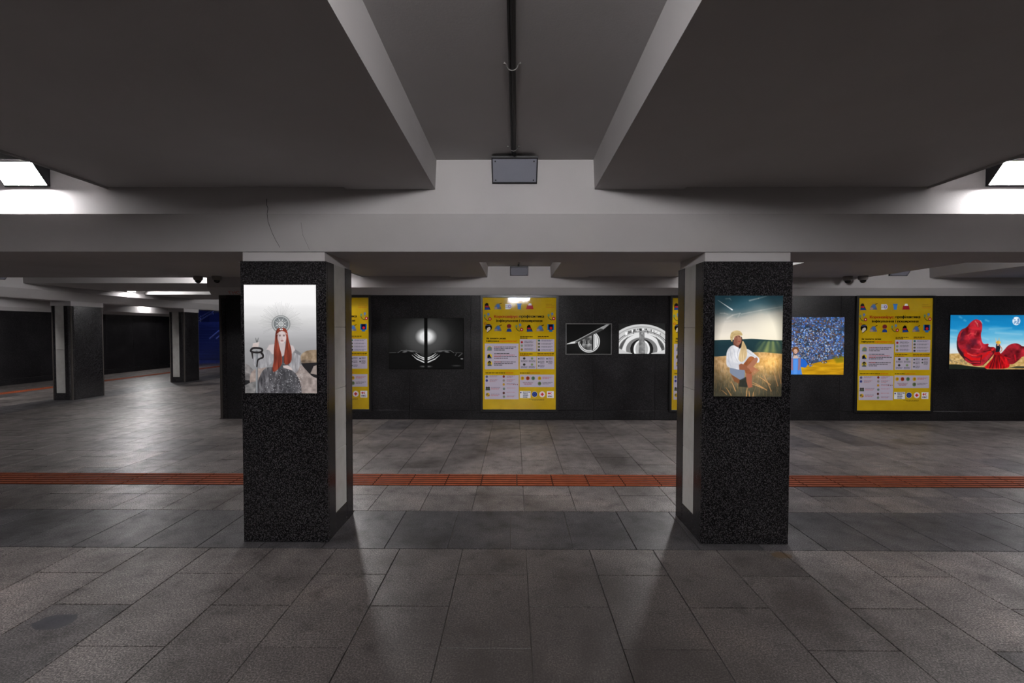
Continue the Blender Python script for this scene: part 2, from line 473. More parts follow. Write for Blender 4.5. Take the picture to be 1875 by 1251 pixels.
def zone_T1():
    for k, a, b2 in cols(XL, XR):
        if k % 2 == 0 or rnd.random() < .25:
            j = 2.72 if rnd.random() < .7 else 2.60
            yield a, b2, 2.479, j, 'floor'; yield a, b2, j, 2.883, 'floor'
        else: yield a, b2, 2.479, 2.883, 'floor'
def zone_T2():
    for k, a, b2 in cols(XL, XR):
        ys = [3.115]; y = 3.115 + (.16 if k % 2 else .36) + rnd.uniform(-.06, .08)
        while y < YW - .08: ys.append(y); y += .43
        ys.append(YW)
        for i in range(len(ys) - 1): yield a, b2, ys[i], ys[i + 1], 'floor'
def zone_C():
    for k, a, b2 in cols(XL, XPIER):
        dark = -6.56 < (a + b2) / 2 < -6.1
        y = YW + (.2 if k % 2 else .42); ys = [YW]
        while y < 13.9: ys.append(y); y += .43
        ys.append(14.6)
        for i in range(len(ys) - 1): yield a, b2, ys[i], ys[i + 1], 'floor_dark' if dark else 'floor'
    for k, a, b2 in cols(XS0, XL):
        y = YEND
        while y < 14.4: yield a, b2, y, min(y + .43, 14.62), 'floor'; y += .43
for zn in (zone_F, zone_M, zone_T1, zone_T2, zone_C):
    for q in zn(): slab(*q)
tag(far['floor'].build('paving', M['floor'], fl), kind='stuff')
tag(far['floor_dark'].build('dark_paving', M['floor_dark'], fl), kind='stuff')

# tactile guidance tiles: ribbed terracotta
TW = .232
tt = MB().bbox(-TW / 2 + .001, TW / 2 - .001, -TW / 2 + .001, TW / 2 - .001, -.0095, .0005, .001)
for i in range(6):
    yc = -TW / 2 + TW * (i + .5) / 6
    tt.prism([(yc - .0100, .0003), (yc - .0080, .0030), (yc + .0080, .0030), (yc + .0100, .0003)], 'x', -TW / 2 + .004, TW / 2 - .004)
ttm = tt.mesh('tactile_tile'); ttm.materials.append(M['terradark']); ttm.materials.append(M['terracotta'])
for p in ttm.polygons:
    if p.index >= 26: p.material_index = 1
k = -17
while k <= 16:
    place('tactile_tile', ttm, None, fl, (.014 + TW * (k + .5), 2.999, 0)); k += 1
y = 5.4
while y < 14.3:
    place('tactile_tile', ttm, None, fl, (-7.905, y, .0008), math.pi / 2); y += TW
y = 3.3

# ------------------------------------------------------------------ pillars
def pillar(label, cx, cy, wd, dp, strips, zt=1.314, zc=Z_SOF, s0=.095, s1=.238, plinth=.10, cham=0.0):
    """strips='x': marble strips on the left and right faces; 'y': on front and back faces"""
    t = thing('pillar', label, 'pillar', (cx, cy, 0), 'granite clad pillars')
    a, b2 = wd / 2, dp / 2; th = .014; g = M['granite']
    MB().box(-a + th, a - th, -b2 + th, b2 - th, 0, zc).build('core', M['joint'], t)
    c = max(cham, 0)
    def panel(u0, u1, side, z0, z1, m, name, inset=0.0):
        mb = MB(); e0 = inset
        if side == 'f': mb.bbox(u0, u1, -b2 + e0, -b2 + th, z0, z1, .0015)
        if side == 'b': mb.bbox(u0, u1, b2 - th, b2 - e0, z0, z1, .0015)
        if side == 'l': mb.bbox(-a + e0, -a + th, u0, u1, z0, z1, .0015)
        if side == 'r': mb.bbox(a - th, a - e0, u0, u1, z0, z1, .0015)
        return mb.build(name, m, t)
    plain, strip = (('f', 'b'), ('l', 'r')) if strips == 'x' else (('l', 'r'), ('f', 'b'))
    hp, hs = (a, b2) if strips == 'x' else (b2, a)      # half run of plain / strip faces
    for sd in plain: panel(-hp + c, hp - c, sd, .001, zt, g, 'stone_panel')
    lo = -hs + (c or th + .0006); hi = hs - (c or th + .0006)
    q0, q1 = -hs + s0, -hs + s1
    for sd in strip:
        panel(lo, q0 - .001, sd, .001, zt, g, 'stone_panel')
        panel(q1 + .001, hi, sd, .001, zt, g, 'stone_panel')
        panel(q0, q1, sd, .001, plinth - .001, g, 'plinth_block', .001)
        n = 4; hh = (zt - plinth) / n
        for i in range(n): panel(q0, q1, sd, plinth + hh * i + .0007, plinth + hh * (i + 1) - .0007, M['marble'], 'marble_tile', .002)
    if c:
        for sx in (-1, 1):
            for sy in (-1, 1):
                MB().prism([(sx * (a - c - .001 + .002), sy * b2), (sx * a, sy * (b2 - c + .001)), (sx * (a - th), sy * (b2 - c)), (sx * (a - c), sy * (b2 - th))], 'z', .001, zt).build('corner_strip', g, t)
    i = .008
    MB().box(-a + i, a - i, -b2 + i, b2 - i, zt, zc).build('capital', M['plaster'], t)
    return t
PF, PB = YF + .002, YB
pillar('black granite pillar bearing the tall print of a red-haired woman', -1.072, (PF + PB) / 2, .398, PB - PF, 'x')
pillar('black granite pillar bearing the print of a woman in a pale headscarf', 1.070, (PF + PB) / 2, .408, PB - PF, 'x')
pillar('dark granite pillar in the side corridor, farther from the blue stairwell', -6.325, 6.55, .302, .52, 'y', 1.318, ZC2, .075, .20, .10, .045)
pillar('dark granite pillar in the side corridor beside the blue stairwell', -6.345, 8.69, .302, .42, 'y', 1.318, ZC2, .075, .20, .10, .045)

# ------------------------------------------------------------------ wedge lamps
def lamp(label, x, y, z, rz=0.0, lit=True, group=None, glow='lit'):
    """wedge lamp in the corner of a coffer; local -y points into the room, z is its bottom"""
    t = thing('wall_lamp', label, 'lamp', (x, y, z), group, rz)
    hw, d, h = .098, .072, .094
    A, Bp = (-d, h - .006), (-.003, 0.002)           # front top edge and bottom edge of the slanted face
    MB().prism([(-.0006, h), (-d - .001, h), (-d - .001, h - .008), (-.006, 0), (-.0006, 0)], 'x', -hw, hw).build('housing', M['housing'], t)
    nrm = Vector((0, -(A[1] - Bp[1]), -(Bp[0] - A[0]))).normalized()
    def P(u, v, o): 
        return (u, A[0] + (Bp[0] - A[0]) * v + nrm.y * o, A[1] + (Bp[1] - A[1]) * v + nrm.z * o)
    def slabq(u0, u1, v0, v1, o0, o1, name, m):
        vs = [P(u, v, o) for o in (o0, o1) for v in (v0, v1) for u in (u0, u1)]
        return MB().add(vs, [(0, 1, 3, 2), (4, 6, 7, 5), (0, 4, 5, 1), (2, 3, 7, 6), (0, 2, 6, 4), (1, 5, 7, 3)]).build(name, m, t)
    slabq(-hw + .005, hw - .005, .04, .94, .0002, .0035, 'diffuser', M[glow if lit else 'unlit'])
    for u0, u1, v0, v1 in ((-hw, hw, 0, .04), (-hw, hw, .94, 1.0), (-hw, -hw + .005, .04, .94), (hw - .005, hw, .04, .94)):
        slabq(u0, u1, v0, v1, .0002, .0048, 'bezel', M['housing'])
    for u in (-hw + .016, hw - .016):
        for v in (.13, .86):
            p = P(u, v, .0036); q = P(u, v, .0056)
            MB().tube([p, q], .0032, 8).build('screw', M['screw'], t)
    return t
def zl(zceil): return zceil - .101
# bay in front of the main beam
lamp('unlit wedge lamp in the centre coffer, fed by the black conduit', -.003, YU - .0005, 1.637, 0, False)
lamp('glowing wedge lamp on the main beam, on the side of the red-haired woman print', -PX - .005, YU - .0005, 1.625)
lamp('glowing wedge lamp on the main beam, on the side of the headscarf woman print', PX, YU - .0005, 1.625)
PI = math.pi
lamp('glowing wedge lamp at the near end of the conduit coffer', 0, YN + .0005, 1.637, PI, glow='lit_boost')
for s in (-1, 1): lamp('glowing wedge lamp on the near beam, %s end' % ('left corridor' if s < 0 else 'red dress picture'), s * 2 * PX, YN + .0005, 1.637, PI)
# bay in front of the back wall
lamp('unlit wedge lamp above the yellow poster in the centre bay', .043, YWU - .0005, zl(Z_CEIL2), 0, False)
lamp('glowing wedge lamp on the back wall behind the pillar with the red-haired woman print', .043 - B2, YWU - .0005, zl(Z_CEIL2))
lamp('glowing wedge lamp on the back wall behind the pillar with the headscarf woman print', .043 + B2, YWU - .0005, zl(Z_CEIL2))
lamp('unlit wedge lamp above the yellow poster next to the red dress picture', .043 + 2 * B2, YWU - .0005, zl(Z_CEIL2), 0, False)
lamp('glowing wedge lamp on the back wall past the red dress picture', .043 + 3 * B2, YWU - .0005, zl(Z_CEIL2))
lamp('glowing wedge lamp on the rear of the main beam facing the centre poster', .043, YU2 + .0005, zl(Z_CEIL2), PI)
lamp('glowing wedge lamp on the rear of the main beam facing the blue flower picture', .043 + 2 * B2, YU2 + .0005, zl(Z_CEIL2), PI)
# corridor
H = PI / 2
def ym(i): return (CY[i][0] + CY[i][1]) / 2
lamp('unlit wedge lamp on the corridor beam before the first pillar', XBR + .0005, ym(0), zl(Z_CEIL2), H, False)
lamp('glowing wedge lamp over the pier with red graffiti', XWU - .0005, ym(0), zl(Z_CEIL2), -H)
lamp('glowing wedge lamp on the corridor beam between the two corridor pillars', XBR + .0005, ym(1), zl(Z_CEIL2), H)
lamp('glowing wedge lamp deep in the corridor opposite the corridor beam', XWU - .0005, ym(2), zl(Z_CEIL2), -H)
lamp('glowing wedge lamp on the left wall beside the blue stairwell', XL + .0505, ym(3), zl(Z_CEIL2), H)
lamp('glowing wedge lamp on the far side of the corridor beam by the first pillar', XBL - .0005, ym(1), zl(Z_CEIL2), -H)
lamp('glowing wedge lamp on the far side of the corridor beam at its start', XBL - .0005, ym(0), zl(Z_CEIL2), -H)

# conduits with saddle clips
def conduit(label, x, y0, y1, z, clips, x1=None):
    t = thing('conduit', label, 'pipe', (x, (y0 + y1) / 2, z))
    ym_ = (y0 + y1) / 2; x1 = x if x1 is None else x1
    r = .0068
    MB().tube([(0, y0 - ym_, -r - .001), (x1 - x, y1 - ym_, -r - .001)], r, 10).build('pipe', M['conduit'], t)
    MB().tube([(-.009, y0 - ym_, -.0055), (x1 - x - .009, y1 - ym_, -.0055)], .0045, 8).build('cable', M['conduit'], t)
    for yc in clips:
        f = (yc - y0) / (y1 - y0); xo = (x1 - x) * f - .003
        pts = [(xo - .024, yc - ym_, -.003), (xo - .018, yc - ym_, -.004)] + [(xo + .0155 * math.cos(a), yc - ym_ + .004, -.004 - .0155 * math.sin(a)) for a in np.linspace(math.pi, 0, 7)] + [(xo + .018, yc - ym_, -.004), (xo + .024, yc - ym_, -.003)]
        cl = MB().tube(pts, .0016, 6).build('clip', M['steel'], t)
        for sx in (-1, 1): MB().lathe([(.0042, 0), (.0042, -.004), (0, -.005)], (xo + sx * .022, yc - ym_, -.001), 10).build('clip_screw', M['steel'], cl)
    return t
conduit('black conduit clipped along the ceiling of the centre coffer', -.010, -.20, 1.965, Z_CEIL, [.15, .72, 1.285, 1.858], -.004)
conduit('short black conduit behind the beam leading to the unlit back wall lamp', .040, 2.62, 4.90, Z_CEIL2, [3.2, 3.9, 4.6])

# ------------------------------------------------------------------ dome cameras
def dome(label, x, y, z, q=.85):
    t = thing('dome_camera', label, 'camera', (x, y, z), 'ceiling dome cameras')
    MB().lathe([(q * a, q * b) for a, b in ((0, 0), (.052, 0), (.054, -.012), (.050, -.040), (.040, -.052), (.034, -.053))], n=24).build('housing', M['cctv'], t, smooth=False)
    MB().lathe([(q * a, q * b) for a, b in ((.034, -.050), (.034, -.058), (.030, -.072), (.020, -.082), (.008, -.086), (0, -.0865))], n=20).build('lens_dome', M['cctvglass'], t, smooth=True)
dome('dome camera hanging at the mouth of the side corridor', -3.405, 4.88, Z_RIB2)
dome('dome camera beside the pier with red graffiti', -3.19, 4.86, Z_RIB2)
dome('ceiling dome camera above the blue flower picture', 3.51, 4.84, Z_RIB2)
dome('ceiling dome camera between the blue flower picture and the yellow poster', 3.64, 4.80, Z_RIB2)

# ------------------------------------------------------------------ flat prints, painted into each sheet's colour attribute
def vnoise(h, w_, cy, cx, seed):
    r = np.random.RandomState(seed); g = r.rand(int(cy) + 2, int(cx) + 2)
    yy = np.linspace(0, cy, h, endpoint=False); xx = np.linspace(0, cx, w_, endpoint=False)
    yi = yy.astype(int); xi = xx.astype(int); fy = yy - yi; fx = xx - xi
    fy = (fy * fy * (3 - 2 * fy))[:, None]; fx = (fx * fx * (3 - 2 * fx))[None]
    a = g[yi][:, xi]; b = g[yi][:, xi + 1]; c = g[yi + 1][:, xi]; d = g[yi + 1][:, xi + 1]
    return (a * (1 - fx) + b * fx) * (1 - fy) + (c * (1 - fx) + d * fx) * fy
def fbm(h, w_, cy, cx, seed, o=4):
    s_ = 0; t = 0
    for i in range(o):
        s_ = s_ + vnoise(h, w_, cy * 2 ** i, cx * 2 ** i, seed + i) * .5 ** i; t += .5 ** i
    return s_ / t
def chaikin(P, closed, it=2):
    for _ in range(it):
        Q = []
        m = len(P) if closed else len(P) - 1
        for i in range(m):
            a, b = P[i], P[(i + 1) % len(P)]
            Q += [(.75 * a[0] + .25 * b[0], .75 * a[1] + .25 * b[1]), (.25 * a[0] + .75 * b[0], .25 * a[1] + .75 * b[1])]
        P = Q if closed else [P[0]] + Q + [P[-1]]
    return P
class Art:
    def __init__(s, x0, y0, x1, y1, nx):
        s.b = (x0, y0, x1, y1); s.w = nx; s.h = int(round(nx * (y1 - y0) / (x1 - x0)))
        s.px = (x1 - x0) / nx
        s.X, s.Y = np.meshgrid(x0 + (np.arange(s.w) + .5) * s.px, y0 + (np.arange(s.h) + .5) * (y1 - y0) / s.h)
        s.im = np.zeros((s.h, s.w, 3)); s.r = np.random.RandomState(5)
    def win(s, xa, ya, xb, yb):
        i0 = int(np.clip((xa - s.b[0]) / s.px - 1, 0, s.w)); i1 = int(np.clip((xb - s.b[0]) / s.px + 2, 0, s.w))
        py = (s.b[3] - s.b[1]) / s.h
        j0 = int(np.clip((ya - s.b[1]) / py - 1, 0, s.h)); j1 = int(np.clip((yb - s.b[1]) / py + 2, 0, s.h))
        return slice(j0, j1), slice(i0, i1)
    def put(s, sl, a, col):
        if a.size == 0: return
        c = np.asarray(col, float)
        if c.ndim == 3: c = c[sl] if c.shape[:2] == s.im.shape[:2] else c
        s.im[sl] = s.im[sl] * (1 - a[..., None]) + c * a[..., None]
    def vgrad(s, stops, xfun=None):
        ys = [q[0] for q in stops]
        Y = s.Y if xfun is None else s.Y + xfun
        for k in range(3): s.im[..., k] = np.interp(Y, ys, [q[1][k] for q in stops])
    def poly(s, pts, col, a=1.0, soft=None):
        soft = max(soft or 0, s.px)
        if len(pts) > 6:                              # organic outline: round it, but run past the sheet's edge where it meets it
            x0_, y0_, x1_, y1_ = s.b; m_ = (x1_ - x0_) * .3
            pts = [(x - m_ if x <= x0_ + 1 else x + m_ if x >= x1_ - 1 else x, y + m_ if y >= y1_ - 1 else y - m_ if y <= y0_ + 1 else y) for x, y in pts]
            pts = chaikin(pts, True)
        P = np.array(pts, float)
        sl = s.win(P[:, 0].min() - soft, P[:, 1].min() - soft, P[:, 0].max() + soft, P[:, 1].max() + soft)
        X, Y = s.X[sl], s.Y[sl]
        if X.size == 0: return
        ins = np.zeros(X.shape, bool); d2 = np.full(X.shape, 1e18)
        for i in range(len(P)):
            (xa, ya), (xb, yb) = P[i], P[(i + 1) % len(P)]
            if ya != yb:
                c = ((ya > Y) != (yb > Y)) & (X < (xb - xa) * (Y - ya) / (yb - ya) + xa); ins ^= c
            dx, dy = xb - xa, yb - ya; t = np.clip(((X - xa) * dx + (Y - ya) * dy) / (dx * dx + dy * dy + 1e-9), 0, 1)
            d2 = np.minimum(d2, (X - xa - t * dx) ** 2 + (Y - ya - t * dy) ** 2)
        sd = np.sqrt(d2) * np.where(ins, 1, -1)
        s.put(sl, np.clip(.5 + sd / soft, 0, 1) * a, col)
    def ell(s, cx, cy, rx, ry, col, a=1.0, soft=None, rot=0.0):
        soft = max(soft or 0, s.px); R = max(rx, ry) + soft
        sl = s.win(cx - R, cy - R, cx + R, cy + R); X, Y = s.X[sl] - cx, s.Y[sl] - cy
        if X.size == 0: return
        c, n = math.cos(rot), math.sin(rot); U, V_ = (X * c + Y * n) / rx, (-X * n + Y * c) / ry
        s.put(sl, np.clip(.5 + (1 - np.sqrt(U * U + V_ * V_)) * min(rx, ry) / soft, 0, 1) * a, col)
    def ring(s, cx, cy, r, wd, col, a=1.0, sy=1.0):
        sl = s.win(cx - r - wd - 2, cy - r * sy - wd - 2, cx + r + wd + 2, cy + r * sy + wd + 2)
        d = np.hypot(s.X[sl] - cx, (s.Y[sl] - cy) / sy)
        s.put(sl, np.clip(.5 + (wd / 2 - abs(d - r)) / s.px, 0, 1) * a, col)
    def line(s, pts, wd, col, a=1.0, w1=None, soft=None):
        soft = max(soft or 0, s.px); w1 = wd if w1 is None else w1
        if len(pts) > 2 and a == 1.0: pts = chaikin(pts, False)
        m = len(pts) - 1
        for i in range(m):
            (xa, ya), (xb, yb) = pts[i], pts[i + 1]
            W = max(wd, w1) + soft
            sl = s.win(min(xa, xb) - W, min(ya, yb) - W, max(xa, xb) + W, max(ya, yb) + W)
            X, Y = s.X[sl], s.Y[sl]
            if X.size == 0: continue
            dx, dy = xb - xa, yb - ya; t = np.clip(((X - xa) * dx + (Y - ya) * dy) / (dx * dx + dy * dy + 1e-9), 0, 1)
            d = np.hypot(X - xa - t * dx, Y - ya - t * dy)
            wl = wd + (w1 - wd) * (i + t) / m
            s.put(sl, np.clip(.5 + (wl / 2 - d) / soft, 0, 1) * a, col)
    def rect(s, xa, ya, xb, yb, col, a=1.0, soft=None): s.poly([(xa, ya), (xb, ya), (xb, yb), (xa, yb)], col, a, soft)
    def spots(s, n, xa, ya, xb, yb, r0, r1, cols_, a=1.0, keep=None):
        for _ in range(n):
            x, y = s.r.uniform(xa, xb), s.r.uniform(ya, yb)
            if keep and not keep(x, y): continue
            c = cols_[s.r.randint(len(cols_))]; r = s.r.uniform(r0, r1)
            s.ell(x, y, r, r * s.r.uniform(.5, 1), c, a, None, s.r.uniform(0, 3))
    def mul(s, f): s.im *= f[..., None]
    def sheet(s, name, wd, ht, m, parent, loc, warp=None):
        """grid of small quads, one colour per cell corner, facing -y; wd, ht in eye heights"""
        nx, nz = s.w, s.h
        lin = np.clip(s.im / 255., 0, 1); lin = np.where(lin <= .04045, lin / 12.92, ((lin + .055) / 1.055) ** 2.4)
        gx, gz = np.meshgrid(np.linspace(-wd / 2, wd / 2, nx), np.linspace(ht / 2, -ht / 2, nz))
        gy = np.zeros_like(gx) if warp is None else warp(gx, gz)
        co = np.stack([gx, gy, gz], -1).reshape(-1, 3) * S
        i = np.arange(nz - 1)[:, None] * nx + np.arange(nx - 1)[None]
        q = np.stack([i, i + nx, i + nx + 1, i + 1], -1).reshape(-1)
        me = bpy.data.meshes.new(name); nf = (nx - 1) * (nz - 1)
        me.vertices.add(nx * nz); me.vertices.foreach_set('co', co.ravel())
        me.loops.add(nf * 4); me.loops.foreach_set('vertex_index', q.astype(np.int32))
        me.polygons.add(nf); me.polygons.foreach_set('loop_start', np.arange(0, nf * 4, 4, dtype=np.int32))
        me.update(calc_edges=True)
        at = me.color_attributes.new('print', 'FLOAT_COLOR', 'POINT')
        at.data.foreach_set('color', np.concatenate([lin.reshape(-1, 3), np.ones((nx * nz, 1))], 1).astype(np.float32).ravel())
        me.polygons.foreach_set('use_smooth', np.ones(nf, bool))
        me.materials.append(m)
        return place(name, me, m, parent, loc)

def art_halo():
    A = Art(112, 70, 862, 1192, 270)
    st = fbm(A.h, A.w, 26, 3, 3) - .5
    g = [(70, 252), (260, 249), (300, 238), (370, 228), (470, 205), (560, 186), (640, 166), (740, 150), (900, 140), (1192, 120)]
    A.vgrad([(y, (v, v * .995, v * .995 + (2 if v < 200 else 0))) for y, v in g], st * 46)
    r = A.r
    for k in range(58):                                   # rays of the headdress
        t = math.radians(-28 + 236 * k / 57.0) ; lg = r.uniform(185, 235)
        c, n = math.cos(t), -math.sin(t); v = r.uniform(110, 175)
        A.line([(495 + 98 * c, 475 + 98 * n), (495 + lg * c, 475 + lg * n)], 3.6, (v, v, v), .6, 1.5)
    A.ell(495, 475, 97, 92, (128, 130, 130)); A.ell(495, 474, 88, 84, (176, 178, 178)); A.ell(495, 474, 76, 72, (112, 116, 118))
    for k in range(16):
        t = 2 * math.pi * k / 16; A.poly([(495 + 30 * math.cos(t - .2), 474 + 30 * math.sin(t - .2)), (495 + 72 * math.cos(t), 474 + 70 * math.sin(t)), (495 + 30 * math.cos(t + .2), 474 + 30 * math.sin(t + .2))], (214, 216, 216) if k % 2 else (160, 162, 164))
    A.ell(495, 474, 36, 34, (105, 106, 108)); A.ell(495, 474, 29, 27, (196, 198, 198)); A.ell(495, 474, 20, 19, (170, 172, 172))
    # rocks
    n1 = fbm(A.h, A.w, 30, 22, 11)
    def rock(c, k=70): return np.array(c)[None, None] + (n1[..., None] - .5) * k * np.array([1, .97, .94])
    A.poly([(112, 880), (160, 905), (196, 945), (185, 985), (120, 1000)], rock((128, 124, 124)))
    A.poly([(112, 970), (165, 990), (190, 1030), (165, 1060), (112, 1075)], rock((112, 108, 108)))
    A.poly([(112, 1055), (160, 1058), (170, 1100), (112, 1120)], (30, 30, 32))
    A.poly([(165, 1010), (185, 965), (240, 930), (350, 918), (390, 960), (380, 1100), (230, 1160), (160, 1100)], rock((150, 136, 130)))
    A.poly([(112, 1110), (170, 1080), (260, 1060), (300, 1192), (112, 1192)], rock((120, 118, 118)))
    A.poly([(690, 810), (720, 768), (790, 738), (870, 738), (870, 880), (800, 895), (700, 880)], rock((146, 126, 104), 90))
    A.poly([(690, 860), (740, 840), (870, 870), (870, 900), (700, 885)], rock((92, 80, 70)), .7, 20)
    A.poly([(700, 880), (870, 872), (870, 1060), (800, 1010), (740, 950)], (32, 30, 32))
    A.poly([(795, 985), (830, 910), (870, 895), (870, 1000)], rock((150, 138, 132)))
    A.poly([(540, 900), (690, 880), (760, 960), (840, 1040), (870, 1070), (870, 1192), (560, 1192)], rock((146, 134, 130), 80))
    # gown
    n2 = fbm(A.h, A.w, 16, 44, 21)
    gown = np.array((84, 82, 86.))[None, None] + (n2[..., None] - .5) * 110
    A.poly([(300, 950), (360, 915), (470, 930), (600, 935), (660, 1010), (700, 1110), (720, 1192), (175, 1192), (230, 1100), (270, 1010)], gown)
    A.poly([(500, 950), (590, 945), (640, 1010), (660, 1192), (470, 1192), (480, 1040)], (52, 52, 56), .55, 40)
    A.spots(320, 200, 940, 720, 1192, 1.2, 4.2, [(205, 205, 210), (235, 235, 240), (160, 160, 168)], .75, lambda x, y: x > 470 - (y - 900) * .9)
    # shoulders, sleeves, torso
    A.poly([(430, 680), (370, 690), (340, 740), (380, 790), (440, 780)], (196, 184, 184), 1, 8)
    A.poly([(570, 680), (620, 700), (640, 745), (600, 790), (560, 780)], (196, 184, 184), 1, 8)
    sl = np.array((150, 148, 152.))[None, None] + (n2[..., None] - .5) * 90
    A.poly([(350, 730), (395, 770), (420, 860), (330, 925), (270, 935), (225, 930), (185, 850), (195, 800), (250, 800), (310, 780)], sl, .93, 8)
    A.poly([(600, 790), (640, 735), (690, 790), (700, 850), (690, 900), (650, 990), (610, 960), (575, 900)], sl * 1.02, .93, 8)
    A.poly([(640, 735), (700, 775), (690, 800), (630, 770)], (110, 110, 114), .8, 8)
    A.poly([(450, 770), (560, 770), (580, 870), (560, 930), (450, 930)], (70, 74, 78), 1, 6)
    A.poly([(475, 670), (535, 670), (548, 780), (505, 810), (465, 780)], (190, 176, 176), 1, 6)
    A.spots(60, 470, 790, 560, 900, 1.5, 4, [(150, 155, 160), (110, 120, 128)], .7)
    # hair
    hair = np.array((122, 52, 38.))[None, None] + (fbm(A.h, A.w, 9, 90, 31)[..., None] - .5) * np.array((130, 70, 50.))
    A.poly([(495, 512), (455, 520), (437, 560), (430, 640), (415, 760), (418, 850), (398, 930), (405, 975), (440, 960), (475, 925), (505, 880), (500, 800), (478, 720), (462, 640), (470, 570)], hair, 1, 5)
    A.poly([(495, 512), (540, 516), (562, 550), (572, 640), (600, 730), (606, 820), (590, 880), (540, 900), (515, 870), (525, 780), (540, 700), (548, 620), (540, 570)], hair, 1, 5)
    # face
    A.ell(503, 612, 45, 62, (206, 190, 188), 1, 6); A.ell(472, 620, 16, 40, (170, 150, 150), .5, 14)
    A.poly([(455, 575), (470, 535), (503, 522), (540, 535), (556, 575), (535, 556), (503, 548), (470, 558)], hair, 1, 4)
    for x in (482, 524):
        A.ell(x, 588, 13, 4.5, (120, 96, 94), .85, 4); A.ell(x, 598, 10, 4.5, (70, 58, 60), .9, 4)
    A.line([(503, 600), (500, 628)], 5, (172, 150, 150), .7); A.ell(503, 632, 9, 4, (150, 126, 126), .7, 4)
    A.ell(504, 648, 14, 5, (132, 74, 76), .95, 4)
    for x in (488, 506): A.ell(x, 532, 7, 6, (235, 235, 235))
    A.line([(452, 582), (480, 556), (503, 550), (528, 556), (556, 580)], 5, (220, 214, 210), .85)
    # clasped hand, sceptre and snake
    A.poly([(510, 905), (560, 900), (600, 930), (610, 955), (560, 940), (515, 925)], (198, 184, 182), 1, 5)
    A.line([(238, 760), (236, 1190)], 26, (110, 112, 116), .95, 20); A.line([(232, 780), (230, 1180)], 6, (170, 172, 176), .7)
    A.line([(238, 660), (230, 620)], 10, (90, 92, 92), 1, 5); A.line([(246, 660), (258, 618)], 10, (90, 92, 92), 1, 5)
    for i, yy in enumerate((668, 682, 696, 710)):
        A.line([(206 + i * 1.5, yy + 14), (262 - i * 3, yy)], 15, (204, 190, 186), 1, 11, 4)
    A.poly([(205, 680), (192, 710), (205, 732), (240, 726), (250, 690)], (196, 182, 178), 1, 6)
    A.line([(180, 740), (200, 722), (250, 722), (292, 730), (300, 748), (280, 768), (230, 770), (190, 765), (176, 752)], 20, (34, 30, 32))
    A.line([(190, 770), (196, 830)], 20, (40, 36, 38), 1, 10); A.line([(285, 770), (308, 800), (300, 825), (268, 832), (246, 850), (238, 915)], 22, (34, 30, 32), 1, 14)
    return A

